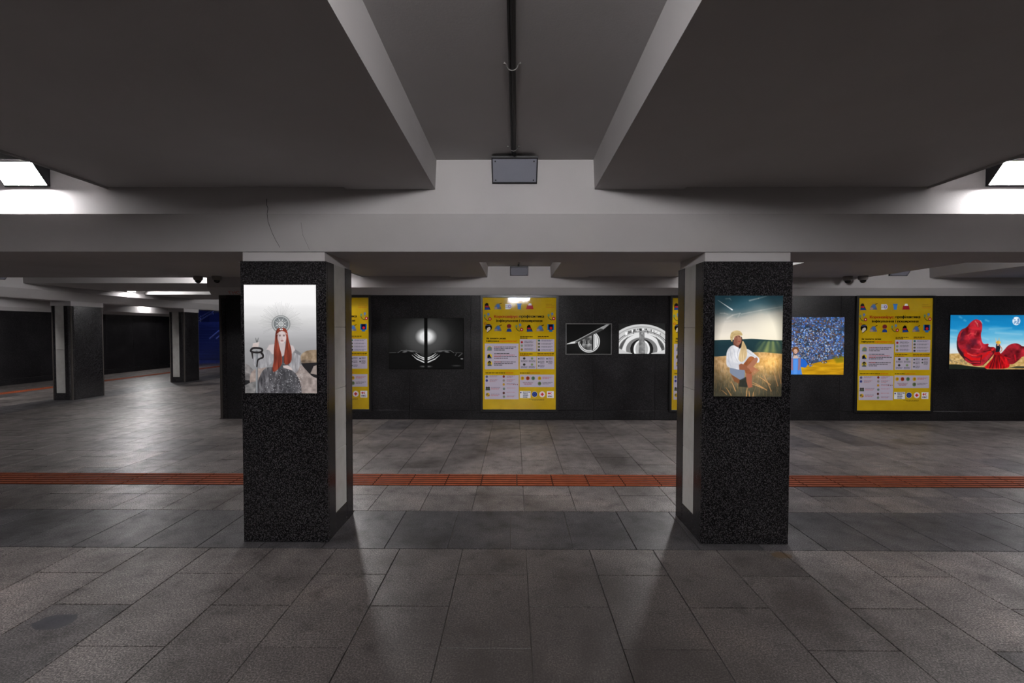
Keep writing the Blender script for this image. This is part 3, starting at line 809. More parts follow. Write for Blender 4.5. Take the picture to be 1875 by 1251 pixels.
def art_scarf():
    A = Art(38, 38, 808, 1195, 260)
    n = fbm(A.h, A.w, 7, 3, 41) - .5
    A.vgrad([(38, (28, 70, 84)), (150, (52, 86, 98)), (215, (98, 116, 120)), (270, (168, 168, 162)), (350, (214, 206, 194)), (470, (240, 230, 214)), (560, (246, 234, 210)), (1195, (240, 225, 200))], n * 90 - (A.X - 420) * -.06)
    glow = np.exp(-(((A.X - 720) / 260) ** 2 + ((A.Y - 430) / 190) ** 2))
    A.im += glow[..., None] * (np.array((255, 246, 222.)) - A.im) * .95
    A.line([(70, 90), (235, 200)], 2, (220, 228, 230), .9, 16); A.ell(228, 198, 10, 7, (250, 250, 250), 1, 4, .6)
    for pts, wd in (([(100, 240), (150, 240), (185, 252)], 10), ([(180, 300), (240, 262), (325, 240), (300, 285)], 14), ([(160, 75), (205, 72), (220, 90)], 8), ([(430, 95), (530, 70), (620, 45)], 16), ([(340, 250), (560, 205), (790, 165)], 9), ([(150, 340), (230, 322)], 10)):
        A.line(pts, wd, (214, 208, 200), .5, 4, 14)
    A.poly([(38, 560), (120, 545), (220, 545), (370, 535), (470, 530), (600, 540), (720, 548), (808, 550), (808, 720), (640, 700), (460, 700), (200, 730), (38, 745)], (30, 58, 64), 1, 5)
    A.poly([(38, 600), (300, 570), (500, 640), (480, 720), (38, 745)], (20, 46, 56), .6, 60)
    ray = np.clip(1 - abs((A.X - 690) - (A.Y - 545) * -.35) / 170, 0, 1) * np.clip((A.Y - 540) / 30, 0, 1) * np.clip((760 - A.Y) / 90, 0, 1)
    ray *= .7 + .3 * np.sin((A.X - 690) / (A.Y - 470 + 40) * 17)
    A.im += ray[..., None] * np.array((150, 132, 44.)) * .72
    m = fbm(A.h, A.w, 40, 30, 51)
    fld = np.array((188, 150, 104.))[None, None] + (m[..., None] - .5) * 80
    A.poly([(38, 745), (130, 735), (250, 710), (480, 684), (620, 684), (740, 700), (808, 715), (808, 1195), (38, 1195)], fld, 1, 6)
    lo = np.clip((A.Y - 850) / 260, 0, 1); A.im = A.im * (1 - lo[..., None] * .72) + lo[..., None] * .72 * np.array((52, 60, 52.))
    wm = np.exp(-(((A.X - 700) / 200) ** 2 + ((A.Y - 800) / 120) ** 2)); A.im += wm[..., None] * np.array((70, 48, 6.))
    r = A.r
    for k in range(420):                                  # grass
        x = r.uniform(38, 808); y = r.uniform(860, 1195)
        if 330 < x < 520 and y < 1090: continue
        c = [(176, 136, 84), (120, 104, 66), (206, 160, 100), (70, 78, 58)][r.randint(4)]
        A.line([(x, y), (x + r.uniform(-22, 22), y - r.uniform(30, 110))], 3.5, c, .55, 1)
    for x, y, dx, dy in ((690, 1130, -90, -190), (680, 1060, -140, -100), (765, 1070, -60, -190), (600, 1100, -130, -50), (800, 1040, -40, -170), (285, 1130, -50, -110), (235, 1180, -60, -90), (185, 1170, -60, -50), (410, 1190, 8, -100), (445, 1190, -6, -60), (640, 1120, -160, -90), (485, 1190, 6, -50)):
        A.line([(x, y), (x + dx * .5, y + dy * .55), (x + dx, y + dy)], 13, (214, 160, 104), .9, 5)
    # seated woman
    A.poly([(215, 860), (390, 880), (385, 1000), (340, 1005), (250, 950), (220, 920)], (128, 138, 158), 1, 6)
    A.poly([(230, 940), (330, 1000), (330, 1050), (270, 1020)], (130, 82, 52), 1, 8)
    A.poly([(330, 1005), (420, 960), (420, 1090), (320, 1080)], (32, 36, 34), .8, 12)
    leg = np.array((150, 86, 52.))[None, None] + (m[..., None] - .5) * 40
    A.poly([(370, 810), (400, 745), (450, 720), (490, 735), (505, 780), (480, 850), (470, 940), (400, 940), (380, 870)], leg, 1, 6)
    A.ell(455, 760, 42, 36, (178, 104, 60), .8, 30)
    A.poly([(400, 930), (472, 935), (470, 1040), (478, 1085), (430, 1095), (408, 1020)], (166, 98, 72), 1, 6)
    sh = np.array((222, 222, 226.))[None, None] + (fbm(A.h, A.w, 14, 12, 61)[..., None] - .5) * 70
    A.poly([(235, 600), (300, 615), (370, 640), (430, 650), (500, 710), (555, 755), (550, 800), (520, 810), (500, 745), (440, 725), (390, 800), (340, 850), (330, 890), (280, 875), (180, 855), (175, 760), (178, 670)], sh, 1, 5)
    A.poly([(180, 760), (250, 800), (330, 815), (320, 880), (185, 855)], (190, 192, 202), .55, 24)
    A.poly([(320, 830), (345, 815), (410, 840), (450, 860), (430, 895), (325, 885)], (150, 92, 66), 1, 5)
    A.poly([(500, 745), (530, 745), (535, 785), (480, 860), (440, 880), (405, 855), (430, 830)], (176, 116, 88), 1, 5)
    for i in range(5): A.line([(440 + i * 12, 870 - i * 2), (490 + i * 14, 945 - i * 12)], 15, (182, 116, 86), 1, 8)
    A.poly([(250, 560), (340, 560), (330, 640), (285, 620), (255, 600)], (120, 74, 58), 1, 6)
    A.poly([(345, 500), (360, 560), (350, 620), (325, 650), (310, 630), (330, 590), (335, 520)], (38, 28, 28), 1, 5)
    A.poly([(355, 540), (385, 590), (410, 650), (412, 730), (375, 790), (340, 800), (312, 770), (325, 690), (345, 620)], np.array((214, 186, 140.))[None, None] + (fbm(A.h, A.w, 10, 60, 71)[..., None] - .5) * 70, 1, 5)
    A.ell(302, 545, 44, 58, (164, 110, 88), 1, 6); A.ell(280, 560, 20, 40, (118, 72, 58), .6, 20)
    A.ell(318, 508, 7, 3.5, (50, 34, 32)); A.ell(290, 510, 8, 3.5, (50, 34, 32)); A.line([(310, 512), (318, 538)], 5, (190, 136, 110), .8); A.ell(318, 562, 13, 5, (150, 56, 52), 1, 4)
    tb = np.array((206, 180, 128.))[None, None] + (fbm(A.h, A.w, 40, 10, 81)[..., None] - .5) * 70
    A.poly([(218, 540), (216, 490), (235, 450), (285, 432), (335, 445), (356, 480), (352, 498), (310, 488), (265, 505), (245, 540), (240, 575)], tb, 1, 5)
    for pts in ([(232, 500), (280, 462), (345, 470)], [(226, 520), (270, 482), (340, 484)], [(236, 470), (285, 445), (330, 452)]): A.line(pts, 5, (150, 122, 78), .6, 3)
    for pts in ([(215, 640), (225, 720), (250, 800)], [(260, 650), (275, 740), (310, 800)], [(400, 670), (450, 705), (520, 745)], [(200, 700), (205, 790), (230, 850)]): A.line(pts, 8, (170, 174, 188), .6, 4, 8)
    A.line([(318, 640), (300, 700), (312, 770)], 6, (150, 150, 160), .7, 3)
    v = np.clip((np.hypot((A.X - 423) / 400, (A.Y - 616) / 620) - .8) * 1.2, 0, .35); A.mul(1 - v)
    return A

def art_cars():
    A = Art(128, 122, 1568, 1100, 250)
    d = np.hypot((A.X - 838) / 700, (A.Y - 500) / 520)
    v = np.clip(72 * np.exp(-d * d * 1.6), 0, 255) * np.clip((d + .45), .5, 1); A.im[:] = v[..., None]
    A.ell(842, 480, 160, 128, (250, 250, 250), 1, 90)
    A.ell(842, 480, 330, 280, (150, 150, 150), .25, 260)
    for sg in (-1, 1):
        fx = lambda x: 838 + sg * (x - 838)
        A.line([(fx(170), 260), (fx(290), 480), (fx(370), 590)], 12, (20, 20, 20), .9); A.line([(fx(295), 480), (fx(295), 780)], 6, (18, 18, 18), .8); A.line([(fx(180), 280), (fx(180), 780)], 5, (18, 18, 18), .6)
        A.poly([(fx(60), 790), (fx(130), 785), (fx(280), 800), (fx(330), 745), (fx(420), 725), (fx(540), 735), (fx(650), 765), (fx(720), 800), (fx(760), 855), (fx(838), 860), (fx(838), 1110), (fx(60), 1110)], (2, 2, 2), 1, 6)
        A.line([(fx(300), 790), (fx(370), 745), (fx(470), 738), (fx(620), 755), (fx(690), 790)], 9, (120, 120, 120), .8); A.ell(fx(440), 768, 50, 16, (130, 130, 130), .7, 14, -.2 * sg); A.ell(fx(560), 762, 60, 12, (150, 150, 150), .6, 12, .15 * sg)
        A.line([(fx(140), 790), (fx(270), 785)], 8, (110, 110, 110), .7)
        for k, (xs, ys, xe, ye, wd) in enumerate(((640, 790, 838, 905, 26), (610, 810, 838, 935, 22), (570, 830, 838, 985, 26))):
            A.line([(fx(xs), ys), (fx(xs + (xe - xs) * .35), ys + (ye - ys) * .5), (fx(xe), ye)], 4, (215, 215, 215), .95, wd)
        A.ell(fx(790), 1050, 60, 14, (110, 110, 110), .7, 16)
    A.line([(1400, 840), (1420, 800)], 10, (110, 110, 110), .8); A.line([(1460, 860), (1530, 800)], 14, (100, 100, 100), .8); A.ell(1525, 902, 26, 10, (170, 170, 170), .8, 10); A.ell(1420, 1035, 80, 14, (60, 60, 60), .8, 14)
    A.rect(808, 122, 872, 1100, (0, 0, 0)); A.rect(128, 122, 1568, 130, (0, 0, 0)); A.rect(1552, 122, 1568, 1100, (0, 0, 0))
    return A

def art_mirror():
    A = Art(58, 128, 832, 645, 190)
    A.im[:] = (6, 6, 6); A.ell(450, 440, 330, 260, (24, 24, 24), .8, 240)
    A.ell(450, 430, 190, 192, (205, 205, 205)); A.ell(450, 430, 172, 174, (20, 20, 20)); A.ell(450, 430, 164, 166, (225, 225, 225)); A.ell(450, 430, 150, 152, (90, 90, 90))
    n = fbm(A.h, A.w, 10, 16, 91); A.poly([(310, 320), (500, 300), (500, 580), (400, 570), (320, 480)], np.repeat((110 + (n - .5) * 170)[..., None], 3, 2), 1, 4)
    A.rect(400, 410, 424, 480, (25, 25, 25)); A.line([(360, 485), (495, 485)], 8, (190, 190, 190), .8); A.line([(430, 410), (490, 470)], 5, (60, 60, 60)); A.line([(490, 410), (430, 470)], 5, (60, 60, 60))
    A.rect(502, 300, 522, 580, (12, 12, 12)); A.poly([(530, 290), (590, 330), (606, 430), (580, 520), (530, 570)], (225, 225, 225), 1, 4)
    A.line([(548, 320), (548, 550)], 9, (110, 110, 110)); A.line([(575, 340), (582, 500)], 8, (150, 150, 150))
    A.poly([(310, 330), (345, 440), (330, 500), (290, 460)], (14, 14, 14), .8, 10)
    A.poly([(58, 100), (560, 100), (560, 285), (265, 435), (58, 470)], (6, 6, 6))
    A.poly([(58, 478), (190, 440), (790, 110), (832, 110), (700, 220), (210, 465)], (120, 120, 120), 1, 4)
    A.poly([(205, 445), (560, 245), (680, 195), (700, 225), (260, 440)], (58, 58, 58), 1, 6); A.line([(70, 470), (220, 420), (700, 165)], 12, (190, 190, 190), .8, 8)
    A.poly([(58, 478), (150, 440), (215, 425), (205, 462)], (210, 210, 210), 1, 4); A.poly([(650, 205), (760, 130), (800, 128), (700, 215)], (140, 140, 140), 1, 8)
    return A

def art_stairs():
    A = Art(978, 118, 1750, 635, 190)
    n = fbm(A.h, A.w, 12, 18, 101)
    A.im[:] = (205, 205, 205); cx, cy = 1360, 560
    def arc(rx, ry, v, y=cy): A.ell(cx, y, rx, ry, (v, v, v))
    A.im[:] = (28, 28, 28)
    arc(560, 430, 205); arc(520, 395, 165); arc(505, 375, 200); arc(450, 318, 40); arc(440, 308, 215); arc(425, 300, 120); arc(412, 292, 222)
    for k in range(34):
        x = A.r.uniform(1080, 1680); t = (x - cx) / 470; yy = cy - 345 * math.sqrt(max(0, 1 - t * t)); v = A.r.choice([40, 90, 245, 250, 130])
        A.rect(x, yy - 14, x + A.r.uniform(12, 40), yy + A.r.uniform(10, 34), (v, v, v), .85)
    for x in (1218, 1455, 1560): A.line([(x, 240), (x + 6, 290)], 9, (20, 20, 20))
    arc(380, 262, 92); arc(330, 268, 226); arc(262, 206, 120); arc(190, 176, 14); arc(172, 162, 28)
    for k in range(22):
        t = math.pi * (k + .5) / 22; A.ell(cx + 186 * math.cos(t), cy - 172 * math.sin(t), 8, 8, (8, 8, 8))
    arc(136, 165, 236); arc(104, 140, 176)
    A.poly([(1320, 260), (1400, 260), (1412, 640), (1308, 640)], np.repeat((128 + (n - .5) * 120)[..., None], 3, 2), 1, 3)
    for k in range(18): A.line([(1318, 400 + k * 14), (1350, 400 + k * 14)], 4, (55, 55, 55), .8)
    A.line([(1362, 300), (1362, 640)], 5, (60, 60, 60), .8); A.line([(1398, 260), (1408, 640)], 5, (70, 70, 70), .8)
    A.poly([(978, 540), (1100, 600), (1200, 625), (1200, 640), (978, 640)], (200, 200, 200), 1, 4); A.poly([(1750, 560), (1640, 600), (1520, 625), (1520, 640), (1750, 640)], (210, 210, 210), 1, 4)
    A.poly([(1000, 520), (1080, 400), (1130, 330), (1060, 480), (1030, 560)], (70, 70, 70), .8, 8); A.poly([(1720, 520), (1640, 400), (1590, 330), (1650, 480), (1690, 560)], (60, 60, 60), .8, 8)
    return A

def art_flowers():
    A = Art(0, 62, 1084, 1157, 210)
    n = fbm(A.h, A.w, 14, 14, 111)
    A.im[:] = np.array((62, 78, 110.))[None, None] + (n[..., None] - .5) * np.array((120, 90, 120.))
    A.rect(1084 - 330, 62, 1084, 760, (70, 84, 112), .45, 200)
    fy = np.array((196, 146, 16.))[None, None] + (fbm(A.h, A.w, 40, 6, 121)[..., None] - .5) * np.array((90, 80, 30.))
    A.poly([(0, 950), (380, 1000), (620, 930), (900, 850), (1084, 800), (1084, 1157), (0, 1157)], fy, 1, 10)
    A.poly([(900, 830), (1084, 780), (1084, 920), (960, 930)], (120, 116, 16), .8, 40)
    br = [(94, 66, 46), (120, 84, 52), (60, 48, 44), (140, 96, 60), (46, 42, 60)]
    def keep(x, y): return y < (960 if x < 560 else 910 if x < 800 else 810) + 35 * math.sin(x / 37.0)
    A.spots(900, 0, 62, 1084, 1000, 6, 18, br, .8, keep)
    bl_ = [(92, 144, 220), (66, 112, 200), (120, 166, 232), (54, 88, 170), (150, 186, 236), (84, 128, 214)]
    A.spots(1150, 0, 62, 1084, 1000, 6, 17, bl_, .85, keep); A.spots(350, 100, 120, 1000, 950, 5, 13, br, .85, keep)
    A.spots(500, 80, 120, 900, 960, 5, 10, [(30, 34, 60), (20, 24, 44), (80, 60, 40)], .8, keep)
    A.spots(260, 80, 300, 900, 950, 4, 11, [(196, 214, 240), (224, 230, 240), (176, 200, 236)], .9, keep)
    A.spots(70, 60, 640, 480, 860, 7, 18, [(210, 214, 224), (150, 162, 180), (110, 120, 140)], .85)
    A.poly([(120, 850), (260, 820), (380, 850), (440, 880), (480, 960), (440, 1030), (380, 1010), (120, 1010)], (34, 100, 200), 1, 10)
    A.poly([(190, 850), (340, 850), (350, 960), (385, 1157), (140, 1157), (180, 980)], (72, 134, 220), 1, 6); A.rect(240, 870, 300, 1157, (92, 156, 238), .7, 20)
    A.poly([(240, 790), (300, 790), (315, 850), (220, 850)], (206, 180, 170), 1, 6)
    for x in (205, 335): A.line([(x, 860), (x, 960), (x + (8 if x < 260 else -8), 1060)], 44, (150, 112, 124), .95, 34)
    A.ell(265, 690, 60, 62, (116, 72, 40)); A.ell(266, 715, 34, 46, (214, 172, 152), 1, 6); A.rect(225, 720, 245, 800, (120, 74, 44), .8, 10)
    A.ell(252, 708, 6, 4, (90, 60, 50)); A.ell(280, 708, 6, 4, (90, 60, 50)); A.ell(266, 738, 8, 4, (170, 80, 80))
    return A

def art_red():
    A = Art(122, 132, 1850, 1165, 300)
    n = fbm(A.h, A.w, 12, 4, 131) - .5
    A.vgrad([(132, (6, 118, 178)), (330, (20, 134, 194)), (480, (84, 172, 214)), (620, (120, 190, 220)), (760, (196, 218, 228)), (860, (214, 222, 222)), (1165, (200, 200, 190))], n * 190)
    for pts in ([(300, 170), (340, 190)], [(390, 230), (420, 245)], [(740, 560), (860, 600)], [(1000, 470), (1500, 500)], [(800, 230), (860, 250)], [(130, 420), (250, 430)], [(130, 540), (240, 560)], [(1150, 620), (1560, 650)], [(880, 400), (1300, 380)]): A.line(pts, 26, (176, 214, 232), .45, 16, 40)
    m = fbm(A.h, A.w, 40, 40, 141)
    A.poly([(122, 868), (400, 860), (900, 875), (1850, 880), (1850, 1165), (122, 1165)], np.array((194, 158, 96.))[None, None] + (m[..., None] - .5) * 90, 1, 8)
    A.poly([(122, 1090), (260, 1065), (420, 1090), (640, 1120), (900, 1130), (900, 1165), (122, 1150)], (24, 30, 22), 1, 12); A.poly([(1250, 1140), (1420, 1105), (1850, 1110), (1850, 1150)], (40, 46, 40), .9, 14)
    A.spots(60, 130, 960, 560, 1060, 8, 26, [(150, 130, 90), (120, 108, 84), (214, 186, 130)], .6)
    A.ell(1387, 247, 75, 80, (214, 230, 244)); A.spots(26, 1330, 200, 1440, 300, 8, 20, [(60, 110, 170), (90, 140, 190)], .75); A.ell(1387, 247, 75, 80, (240, 248, 255), .15); A.spots(10, 1345, 185, 1400, 240, 6, 14, [(246, 250, 255)], .9)
    q = fbm(A.h, A.w, 12, 16, 151)
    red = np.array((150, 24, 38.))[None, None] + (q[..., None] - .5) * np.array((190, 60, 70.))
    back = [(600, 205), (690, 235), (735, 290), (738, 420), (710, 500), (740, 640), (780, 690), (880, 670), (850, 740), (1000, 735), (1010, 830), (960, 900), (860, 1010), (760, 1100), (590, 1105), (545, 1060), (450, 1020), (400, 960), (320, 880), (265, 780), (255, 640), (270, 520), (330, 410), (440, 370), (500, 280)]
    A.poly(back, red, 1, 5)
    A.poly([(270, 600), (290, 760), (400, 860), (430, 1010), (400, 960), (320, 880), (265, 780), (255, 640)], (30, 18, 24), .85, 20)
    for p in ([(350, 420), (420, 450), (380, 620), (320, 620)], [(440, 700), (520, 690), (540, 780), (460, 810)], [(520, 600), (640, 580), (660, 700), (540, 720)]): A.poly(p, (60, 22, 44), .55, 50)
    for pts, wd, c in (([(300, 540), (330, 460), (360, 430)], 30, (210, 44, 50)), ([(470, 520), (520, 480), (610, 500), (630, 450)], 18, (222, 84, 80)), ([(600, 250), (640, 300), (655, 350)], 14, (226, 150, 130)), ([(700, 240), (735, 290)], 12, (235, 210, 200)), ([(500, 380), (600, 370), (690, 400)], 40, (196, 34, 44)), ([(700, 640), (740, 740), (700, 790), (540, 770)], 16, (224, 90, 96)), ([(400, 800), (480, 880), (640, 900), (780, 860)], 46, (206, 16, 20)), ([(430, 890), (560, 970), (720, 970), (860, 860), (960, 770)], 60, (214, 12, 14)), ([(600, 1080), (740, 1040)], 30, (180, 16, 26)), ([(470, 860), (560, 900), (640, 905)], 10, (240, 120, 110)), ([(920, 820), (975, 770)], 30, (240, 60, 50))): A.line(pts, wd, c, .8, wd * .5, 22)
    for pts in ([(420, 930), (540, 1010), (720, 1010)], [(740, 900), (720, 1060)], [(560, 1050), (720, 1060)], [(780, 830), (900, 800), (980, 840), (880, 980), (770, 1090)]): A.line(pts, 18, (50, 8, 14), .8, 10, 14)
    A.poly([(1090, 880), (1170, 800), (1230, 720), (1300, 680), (1400, 665), (1480, 695), (1510, 730), (1700, 720), (1850, 760), (1850, 840), (1560, 880), (1440, 1010), (1320, 1090), (1100, 1000)], red * .92, 1, 5)
    A.poly([(1000, 740), (990, 850), (950, 960), (860, 1060), (780, 1150), (1000, 1160), (1240, 1150), (1300, 1090), (1230, 960), (1110, 880), (1080, 820)], np.array((176, 10, 18.))[None, None] + (fbm(A.h, A.w, 8, 46, 161)[..., None] - .5) * np.array((200, 40, 50.)), 1, 6)
    for x0_, x1_ in ((1010, 960), (1040, 1030), (1070, 1120), (1000, 900)): A.line([(x0_, 900), (x1_, 1140)], 16, (70, 4, 14), .8, 24, 10)
    A.line([(1110, 930), (1180, 1040), (1270, 1080)], 30, (214, 18, 30), .8, 20, 14); A.line([(1380, 900), (1400, 1000)], 34, (200, 18, 34), .8, 20, 14); A.line([(1180, 930), (1290, 960)], 26, (206, 20, 32), .8, 20, 14)
    A.poly([(1015, 690), (1085, 690), (1095, 760), (1085, 830), (1000, 840), (1010, 760)], (16, 24, 36), 1, 5)
    A.line([(1090, 720), (1135, 780), (1105, 830)], 16, (190, 130, 100)); A.ell(1050, 690, 26, 30, (206, 150, 120)); A.ell(1048, 650, 44, 30, (214, 160, 60), 1, 8); A.ell(1080, 655, 20, 26, (236, 190, 70))
    A.line([(1020, 640), (1000, 570)], 18, (214, 190, 150), 1, 6); A.line([(1065, 630), (1068, 565)], 18, (200, 170, 110), 1, 6); A.line([(1025, 690), (1020, 740)], 20, (40, 26, 30))
    return A

# ---- lettering for the printed poster (outlines of the built-in font)
def glyphs(txt, fill='NONE'):
    cu = bpy.data.curves.new('t', 'FONT'); cu.body = txt; cu.size = 1.0; cu.resolution_u = 3; cu.fill_mode = fill
    o = bpy.data.objects.new('t', cu); COL.objects.link(o)
    dg = bpy.context.evaluated_depsgraph_get(); me = bpy.data.meshes.new_from_object(o.evaluated_get(dg))
    bpy.data.objects.remove(o); bpy.data.curves.remove(cu)
    return me
def letter(A, txt, x0, x1, ybase, hcap, col, bold=0.0, a=1.0):
    """text stretched between x0 and x1 on baseline ybase, capital height hcap; non-zero winding fill"""
    me = glyphs(txt)
    v = np.array([q.co[:2] for q in me.vertices]).reshape(-1, 2)
    E_ = np.array([q.vertices[:] for q in me.edges], int).reshape(-1, 2); bpy.data.meshes.remove(me)
    if not len(v): return
    nb = {}
    for p, q in E_: nb.setdefault(p, []).append(q); nb.setdefault(q, []).append(p)
    seen = set(); segs = []
    for st_ in range(len(v)):                        # follow each closed outline in vertex order
        if st_ in seen or st_ not in nb: continue
        loop = [st_]; seen.add(st_)
        while True:
            c = [q for q in nb[loop[-1]] if q not in seen]
            if not c: break
            nx_ = min(c, key=lambda q: abs(q - loop[-1] - 1)); loop.append(nx_); seen.add(nx_)
        segs += list(zip(loop, loop[1:] + loop[:1]))
    w0, w1 = v[:, 0].min(), v[:, 0].max()
    P = np.stack([x0 + (v[:, 0] - w0) / (w1 - w0) * (x1 - x0), ybase - v[:, 1] / .73 * hcap], 1)
    ss = 3; sl = A.win(P[:, 0].min() - 2, P[:, 1].min() - 2, P[:, 0].max() + 2, P[:, 1].max() + 2)
    X, Y = A.X[sl], A.Y[sl]
    if X.size == 0: return
    H_, W_ = X.shape; st = A.px / ss
    xx = X[0, 0] - A.px / 2 + (np.arange(W_ * ss) + .5) * st; yy = Y[0, 0] - A.px / 2 + (np.arange(H_ * ss) + .5) * st
    cov = np.zeros((H_ * ss, W_ * ss), bool)
    for bx in ((0,) if not bold else (-bold / 2, bold / 2)):
        wn = np.zeros((H_ * ss, W_ * ss), np.int32)
        for i, j in segs:
            (xa, ya), (xb, yb) = P[i], P[j]
            if ya == yb: continue
            sg = 1 if yb > ya else -1; lo, hi = min(ya, yb), max(ya, yb)
            for r_ in np.nonzero((yy >= lo) & (yy < hi))[0]:
                xc = xa + (yy[r_] - ya) / (yb - ya) * (xb - xa) + bx
                wn[r_, :np.searchsorted(xx, xc)] += sg
        cov |= wn != 0
    A.put(sl, cov.reshape(H_, ss, W_, ss).mean((1, 3)) * a, col)

def art_poster():
    A = Art(75, 57, 847, 1220, 330)
    Yl, Rd, Bk, Wh, Bu = (200, 166, 24), (164, 38, 28), (22, 20, 18), (192, 184, 201), (38, 70, 142)
    A.im[:] = Yl
    n = fbm(A.h, A.w, 9, 6, 171) - .5; A.im += n[..., None] * np.array((26, 26, 10.))
    sk, gr = (206, 150, 120), (112, 124, 140)
    def sit(x, y):
        A.poly([(x - 30, y + 32), (x - 28, y - 22), (x - 12, y - 38), (x + 6, y - 34), (x + 14, y - 8), (x + 34, y + 32)], Bk); A.rect(x - 24, y - 8, x + 12, y + 8, (190, 40, 60)); A.poly([(x - 30, y + 12), (x + 12, y + 8), (x + 34, y + 32), (x - 30, y + 34)], Bu)
    def hands(x, y):
        A.poly([(x - 40, y + 28), (x - 34, y - 2), (x - 12, y - 30), (x + 12, y - 32), (x + 26, y - 8), (x + 36, y + 28)], gr); A.ell(x + 2, y - 4, 13, 17, (70, 120, 200)); A.ell(x - 22, y + 16, 16, 12, (176, 150, 140)); A.ell(x + 20, y + 16, 14, 12, (120, 110, 110)); A.line([(x + 16, y - 28), (x + 36, y - 36)], 6, Bk)
    def steth(x, y):
        A.line([(x - 34, y - 18), (x - 30, y + 10), (x - 5, y + 34), (x + 18, y + 30), (x + 28, y + 10)], 6, (60, 84, 50)); A.ell(x - 28, y - 16, 12, 14, (120, 150, 110)); A.ell(x + 10, y - 30, 13, 15, (110, 136, 180)); A.line([(x + 10, y - 16), (x, y)], 5, gr); A.ell(x + 26, y + 18, 17, 17, (176, 30, 40)); A.ell(x + 26, y + 18, 7, 7, (250, 220, 220))
    def face(x, y):
        A.ell(x, y - 6, 36, 36, Bk); A.poly([(x - 10, y - 6), (x + 18, y - 14), (x + 24, y + 14), (x + 4, y + 26), (x - 6, y + 46), (x - 18, y + 40), (x - 20, y + 12)], (226, 216, 200)); A.line([(x - 26, y - 26), (x + 24, y - 30)], 8, (90, 100, 150)); A.ring(x - 34, y - 46, 10, 5, (190, 60, 40)); A.line([(x + 8, y + 30), (x - 14, y + 46)], 6, Bk)
    def person(x, y, c=(130, 50, 50)):
        A.ell(x, y - 20, 24, 22, c); A.rect(x - 8, y - 2, x + 8, y + 12, sk); A.poly([(x - 28, y + 38), (x - 20, y + 10), (x, y + 4), (x + 20, y + 10), (x + 28, y + 38)], Bu)
    def monitor(x, y):
        A.rect(x - 35, y - 40, x + 35, y + 20, (40, 120, 190)); A.rect(x - 24, y - 40, x + 24, y + 16, (24, 24, 60)); A.ell(x + 2, y, 14, 14, (210, 40, 50)); A.rect(x - 18, y + 20, x + 18, y + 38, (40, 110, 180))
    # top row
    sit(125, 150); hands(235, 150)
    A.rect(312, 122, 350, 178, (236, 236, 240)); A.ell(358, 148, 22, 28, (220, 216, 232)); A.ring(358, 148, 12, 6, (110, 90, 170)); A.line([(316, 140), (346, 140)], 4, gr); A.line([(316, 156), (346, 156)], 4, gr)
    A.poly([(438, 122), (480, 122), (474, 178), (444, 178)], (70, 140, 210)); A.rect(434, 118, 484, 128, (60, 120, 190))
    A.poly([(532, 176), (540, 136), (600, 136), (608, 176)], (170, 34, 40)); A.poly([(552, 138), (560, 116), (584, 116), (590, 138)], (240, 236, 236))
    for y_, x_ in ((126, 800), (143, 826), (158, 824)): A.line([(738, y_), (x_, y_)], 4, (150, 110, 20) if y_ != 158 else (196, 80, 30), .8)
    steth(125, 260); steth(795, 255)
    letter(A, 'Коронавірус:', 196, 452, 266, 27, Rd, 4); letter(A, 'профілактика', 462, 718, 264, 27, Bk, 4); letter(A, 'інфікування і поширення', 220, 700, 308, 25, Bk, 4)
    face(136, 372); hands(237, 376); person(352, 372); steth(458, 370); sit(568, 376); hands(680, 376); monitor(790, 372)
    letter(A, 'Як знизити ризик', 115, 318, 488, 17, Bk, 2.5); letter(A, 'інфікування', 115, 248, 515, 17, Bk, 2.5); letter(A, 'коронавірусом?', 254, 432, 515, 17, (206, 90, 20), 2.5)
    def txt(x0, x1, y, c, h=5, a=.85):                    # a line of print too small to read
        x = x0
        while x < x1 - 4:
            w_ = min(A.r.uniform(9, 34), x1 - x); A.rect(x, y - h / 2, x + w_, y + h / 2, c, a * A.r.uniform(.75, 1)); x += w_ + 4
    dk, rd = (92, 88, 100), (190, 84, 84)
    A.rect(97, 533, 452, 800, Wh)
    for y_, k_ in ((585, 0), (665, 1), (740, 2)):
        A.ell(147, y_, 27, 27, (226, 196, 60))
        if k_ == 0: A.poly([(120, y_ + 22), (128, y_ - 12), (150, y_ - 24), (170, y_ - 10), (170, y_ + 22)], gr); A.ell(142, y_ + 2, 10, 12, (110, 150, 100))
        elif k_ == 1: A.poly([(124, y_ + 20), (126, y_ - 10), (146, y_ - 20), (156, y_), (170, y_ + 22)], Bk); A.poly([(130, y_ + 22), (150, y_ + 4), (170, y_ + 22)], Bu)
        else: A.ell(146, y_ - 10, 16, 16, Bk); A.poly([(124, y_ + 26), (132, y_ + 8), (162, y_ + 8), (170, y_ + 26)], (84, 96, 104)); A.ell(146, y_ - 4, 9, 10, (120, 110, 60))
    for y_, x_, c in ((568, 426, Bk), (584, 402, Bk), (600, 314, Bk), (637, 358, Bk), (653, 412, rd), (668, 436, Bk), (685, 340, Bk), (724, 422, Bk), (740, 390, Bk), (757, 280, Bk)):
        txt(194, x_, y_, c, 7, .8)
        if y_ in (568, 668, 724): txt(194, 194 + 70, y_, rd, 7, .9)
    for x0, x1, y_, c in ((468, 602, 462, Bk), (468, 545, 476, Bk), (655, 768, 460, Bk), (655, 742, 474, (150, 90, 20)), (468, 602, 640, Bk), (468, 562, 656, (150, 80, 20)), (652, 828, 638, Bk), (652, 815, 653, (150, 80, 20)), (105, 312, 838, Bk), (318, 402, 838, (200, 90, 20)), (468, 575, 838, Bk), (578, 686, 838, (200, 90, 20))): txt(x0, x1, y_, c, 8, .85)
    A.rect(465, 487, 642, 617, Wh); A.rect(648, 487, 828, 617, Wh)
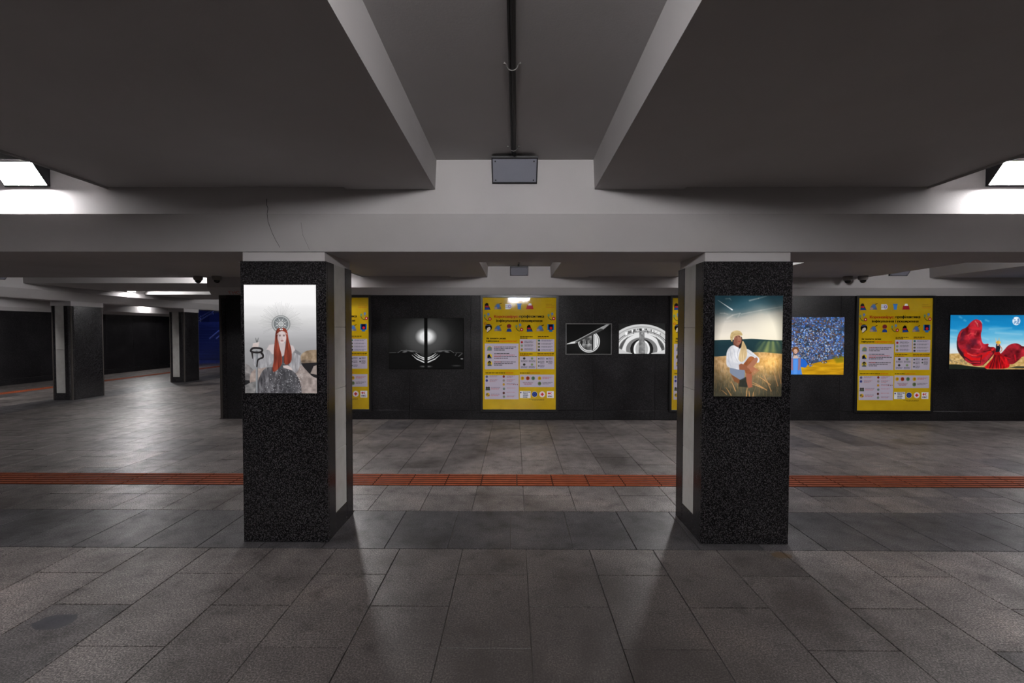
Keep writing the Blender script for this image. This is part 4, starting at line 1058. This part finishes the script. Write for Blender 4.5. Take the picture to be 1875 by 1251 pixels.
    for i, y_ in enumerate((518, 554, 594)):
        A.ell(487, y_, 12, 12, [(170, 50, 50), (130, 150, 130), (150, 130, 60)][i]); [txt(514, 600 + 14 * (j % 2), y_ - 11 + 8 * j, dk, 4) for j in range(3)]
    for i, y_ in enumerate((501, 534, 567, 600)):
        A.ell(667, y_, 12, 10, [(60, 110, 100), (90, 90, 80), (110, 110, 70), (50, 50, 60)][i]); [txt(692, 812 - 20 * j, y_ - 4 + 8 * j, dk, 4) for j in range(2)]
    A.rect(465, 665, 642, 797, Wh); A.rect(646, 665, 828, 797, Wh)
    for x_, y_ in ((512, 687), (594, 687), (512, 750), (594, 750)):
        A.ell(x_, y_, 13, 12, (60, 60, 56) if x_ < 550 else (130, 150, 110)); [txt(x_ - 34, x_ + 34, y_ + 20 + 7 * j, dk, 4) for j in range(3)]
    for x_, y_, k_ in ((666, 690, 3), (666, 724, 4), (666, 765, 4), (752, 690, 3), (752, 722, 5)): A.ell(x_, y_, 8, 8, (70, 80, 76)); [txt(x_ + 14, x_ + 58, y_ - 9 + 7 * j, dk, 4) for j in range(k_)]
    A.rect(97, 862, 455, 1112, Wh)
    for x_, y_, c, k_ in ((118, 878, (90, 90, 120), 2), (118, 918, (50, 60, 130), 3), (297, 876, (130, 50, 40), 3), (297, 917, (150, 140, 130), 3), (297, 958, (196, 150, 50), 2), (299, 1003, (110, 130, 120), 1), (297, 1047, (90, 50, 40), 1), (299, 1086, (120, 130, 110), 2)):
        A.ell(x_, y_, 12, 13, c); [txt(x_ + 30, x_ + 118 - 14 * j, y_ - 8 + 9 * j, rd if (j + k_) % 2 else dk, 4, .75) for j in range(k_)]
    for x_ in (118, 140): A.ell(x_, 994, 11, 12, (60, 56, 50)); A.rect(x_ - 12, 1004, x_ + 12, 1020, (70, 84, 60))
    A.ell(128, 1066, 21, 20, (206, 170, 40)); A.ell(120, 1062, 9, 12, (110, 100, 60)); A.ell(140, 1074, 8, 8, (150, 90, 50))
    for y_ in (990, 1058): [txt(162, 260 - 8 * j, y_ + 9 * j, rd if j else dk, 4, .75) for j in range(3)]
    for x_ in (404, 424, 442): A.ell(x_, 958, 5, 5, (120, 60, 50))
    A.rect(465, 855, 828, 985, Wh)
    for x_, y_, c in ((494, 893, (214, 170, 40)), (550, 893, (170, 70, 40)), (607, 893, (96, 130, 100)), (674, 893, (214, 170, 40)), (674, 948, (110, 126, 90))): A.ell(x_, y_, 19, 20, c); A.ell(x_ + 2, y_ - 2, 10, 10, tuple(v * .7 for v in c))
    for j in range(4): txt(497 + 6 * j, 606 - 6 * j, 936 + 8 * j, rd if j % 2 else dk, 4)
    for y_ in (886, 942): [txt(704, 812 - 20 * j, y_ - 6 + 8 * j, rd if y_ == 886 else dk, 4) for j in range(3)]
    A.rect(467, 1027, 580, 1100, (232, 232, 236)); A.poly([(470, 1036), (484, 1036), (484, 1046), (477, 1052), (470, 1046)], (40, 50, 120))
    for i, (q, x1) in enumerate((('МІНІСТЕРСТВО', 576), ('ОХОРОНИ', 549), ("ЗДОРОВ'Я", 552), ('УКРАЇНИ', 546))): letter(A, q, 500, x1, 1044 + 17 * i, 11, (40, 50, 70), 1.5)
    A.ell(622, 1060, 30, 30, (226, 226, 236)); A.ell(622, 1060, 27, 27, (26, 48, 120)); A.ell(622, 1060, 15, 15, (60, 90, 160)); A.ell(622, 1060, 9, 9, (30, 50, 120))
    A.ell(703, 1060, 31, 31, (236, 222, 226)); A.rect(697, 1043, 709, 1077, (200, 20, 36)); A.rect(686, 1054, 720, 1066, (200, 20, 36))
    A.rect(752, 1028, 825, 1098, (236, 232, 236)); A.rect(770, 1038, 778, 1062, (200, 20, 36)); A.rect(762, 1046, 786, 1054, (200, 20, 36)); A.ell(800, 1050, 12, 12, (200, 20, 36)); A.ell(805, 1050, 10, 10, (236, 232, 236))
    letter(A, 'IFRC', 764, 812, 1088, 16, (60, 50, 90), 2.5)
    txt(565, 725, 1112, (90, 76, 20), 5); txt(598, 722, 1121, (90, 76, 20), 5)
    return A

def picture(label, art, x0, x1, z0, z1, yface, frame=None, thick=.012):
    """backlit photo panel hung on a stone face at depth yface"""
    cx, cz = (x0 + x1) / 2, (z0 + z1) / 2; w_, h_ = x1 - x0, z1 - z0
    t = thing('backlit_picture', label, 'picture', (cx, yface, cz))
    MB().bbox(-w_ / 2, w_ / 2, -thick, -.0006, -h_ / 2, h_ / 2, .001).build('light_box', M['frame'], t)
    art().sheet('print', w_ - .002, h_ - .002, M['print_lit'], t, (0, -thick - .0008, 0))
    if frame:
        f = .008; fd = thick + .006
        for a in ((-w_ / 2 - f, -w_ / 2, -h_ / 2 - f, h_ / 2 + f), (w_ / 2, w_ / 2 + f, -h_ / 2 - f, h_ / 2 + f), (-w_ / 2, w_ / 2, h_ / 2, h_ / 2 + f), (-w_ / 2, w_ / 2, -h_ / 2 - f, -h_ / 2)):
            MB().bbox(a[0], a[1], -fd, -.0006, a[2], a[3], .001).build('frame_bar', M[frame], t)
    return t
k = YF / 2.165
def zz(z, f=k): return 1 + (z - 1) * f
picture('tall backlit print of a red-haired woman with a spiked halo headdress on a pillar', art_halo, -1.287 * k, -.9425 * k, zz(.6935), zz(1.211), PF)
picture('backlit print of a headscarfed woman seated in golden grass, on a pillar', art_scarf, .941 * k, 1.262 * k, zz(.6835), zz(1.162), PF)
kw = YW / 5.13
picture('dark black and white print of a low sun over car bonnets split by a bar', art_cars, -1.424 * kw, -.574 * kw, zz(.552, kw), zz(1.13, kw), YW)
picture('black and white print of a half circle window under a slanting blade, grey framed', art_mirror, .578 * kw, 1.078 * kw, zz(.727, kw), zz(1.061, kw), YW, 'greyframe')
picture('black and white print of a curved staircase seen from above', art_stairs, 1.167 * kw, 1.686 * kw, zz(.729, kw), zz(1.069, kw), YW)
picture('backlit print of a woman in blue before a blue blossoming tree', art_flowers, 2.97 * kw, 3.686 * kw, zz(.499, kw), zz(1.144, kw), YW)
picture('backlit print of a woman in a vast billowing red dress under a blue sky', art_red, 4.861 * kw, 5.86 * kw, zz(.563, kw), zz(1.17, kw), YW)

PW, PH, FB = .806, 1.232, .0265
pz0, pz1 = .0965 * kw + (1 - kw), zz(1.357, kw)
def warp(x, z):
    u = (PH / 2 - z) / PH
    rs = np.random.RandomState(3); w_ = fbm(z.shape[0], z.shape[1], 5, 7, 201, 3) - .5
    return -.0022 * np.clip(1 - u / .30, 0, 1) ** 2 * -1 * 1.6 + w_ * .0022 - .004
sheet0 = None
def poster(label, cx):
    global sheet0
    cz = (pz0 + pz1) / 2; h_ = (pz1 - pz0) / 2; w_ = PW / 2
    t = thing('framed_poster', label, 'poster', (cx, YW, cz), 'yellow health posters')
    MB().bbox(-w_ - FB, w_ + FB, -.006, -.0006, -h_ - FB, h_ + FB, .001).build('backing_board', M['frame'], t)
    if sheet0 is None:
        sheet0 = art_poster().sheet('poster_sheet', PW, 2 * h_, M['print_film'], t, (0, -.0075, 0), warp)
    else:
        c = sheet0.copy(); c.parent = t; COL.objects.link(c)
    for a in ((-w_ - FB, -w_, -h_ - FB, h_ + FB), (w_, w_ + FB, -h_ - FB, h_ + FB), (-w_, w_, h_, h_ + FB), (-w_, w_, -h_ - FB, -h_)):
        MB().bbox(a[0], a[1], -.022, -.006, a[2], a[3], .002).build('frame_bar', M['frame'], t)
poster('yellow health poster in a black frame between the car print and the window print', .0495 * kw)
poster('yellow health poster in a black frame beside the red dress picture', 4.2515 * kw)
poster('yellow health poster in a black frame partly behind the red-haired woman pillar', -2.060 * kw)
poster('yellow health poster in a black frame partly behind the headscarf woman pillar', 2.175 * kw)

# red graffiti on the plaster above the pier
gm = glyphs('ГНС', 'BOTH')
gm.transform(Matrix.Translation((0, 0, 0)) @ Matrix.Diagonal((.062 * S, .062 * S, 1, 1)))
gm.transform(Matrix.Rotation(math.radians(131.5), 4, 'X'))
gm.name = 'graffiti'
gr_ = tag(place('graffiti', gm, M['red'], None, (-3.150, YW - .0085, 1.3825)), 'red hand-painted letters on the white plaster above the pier', 'graffiti')
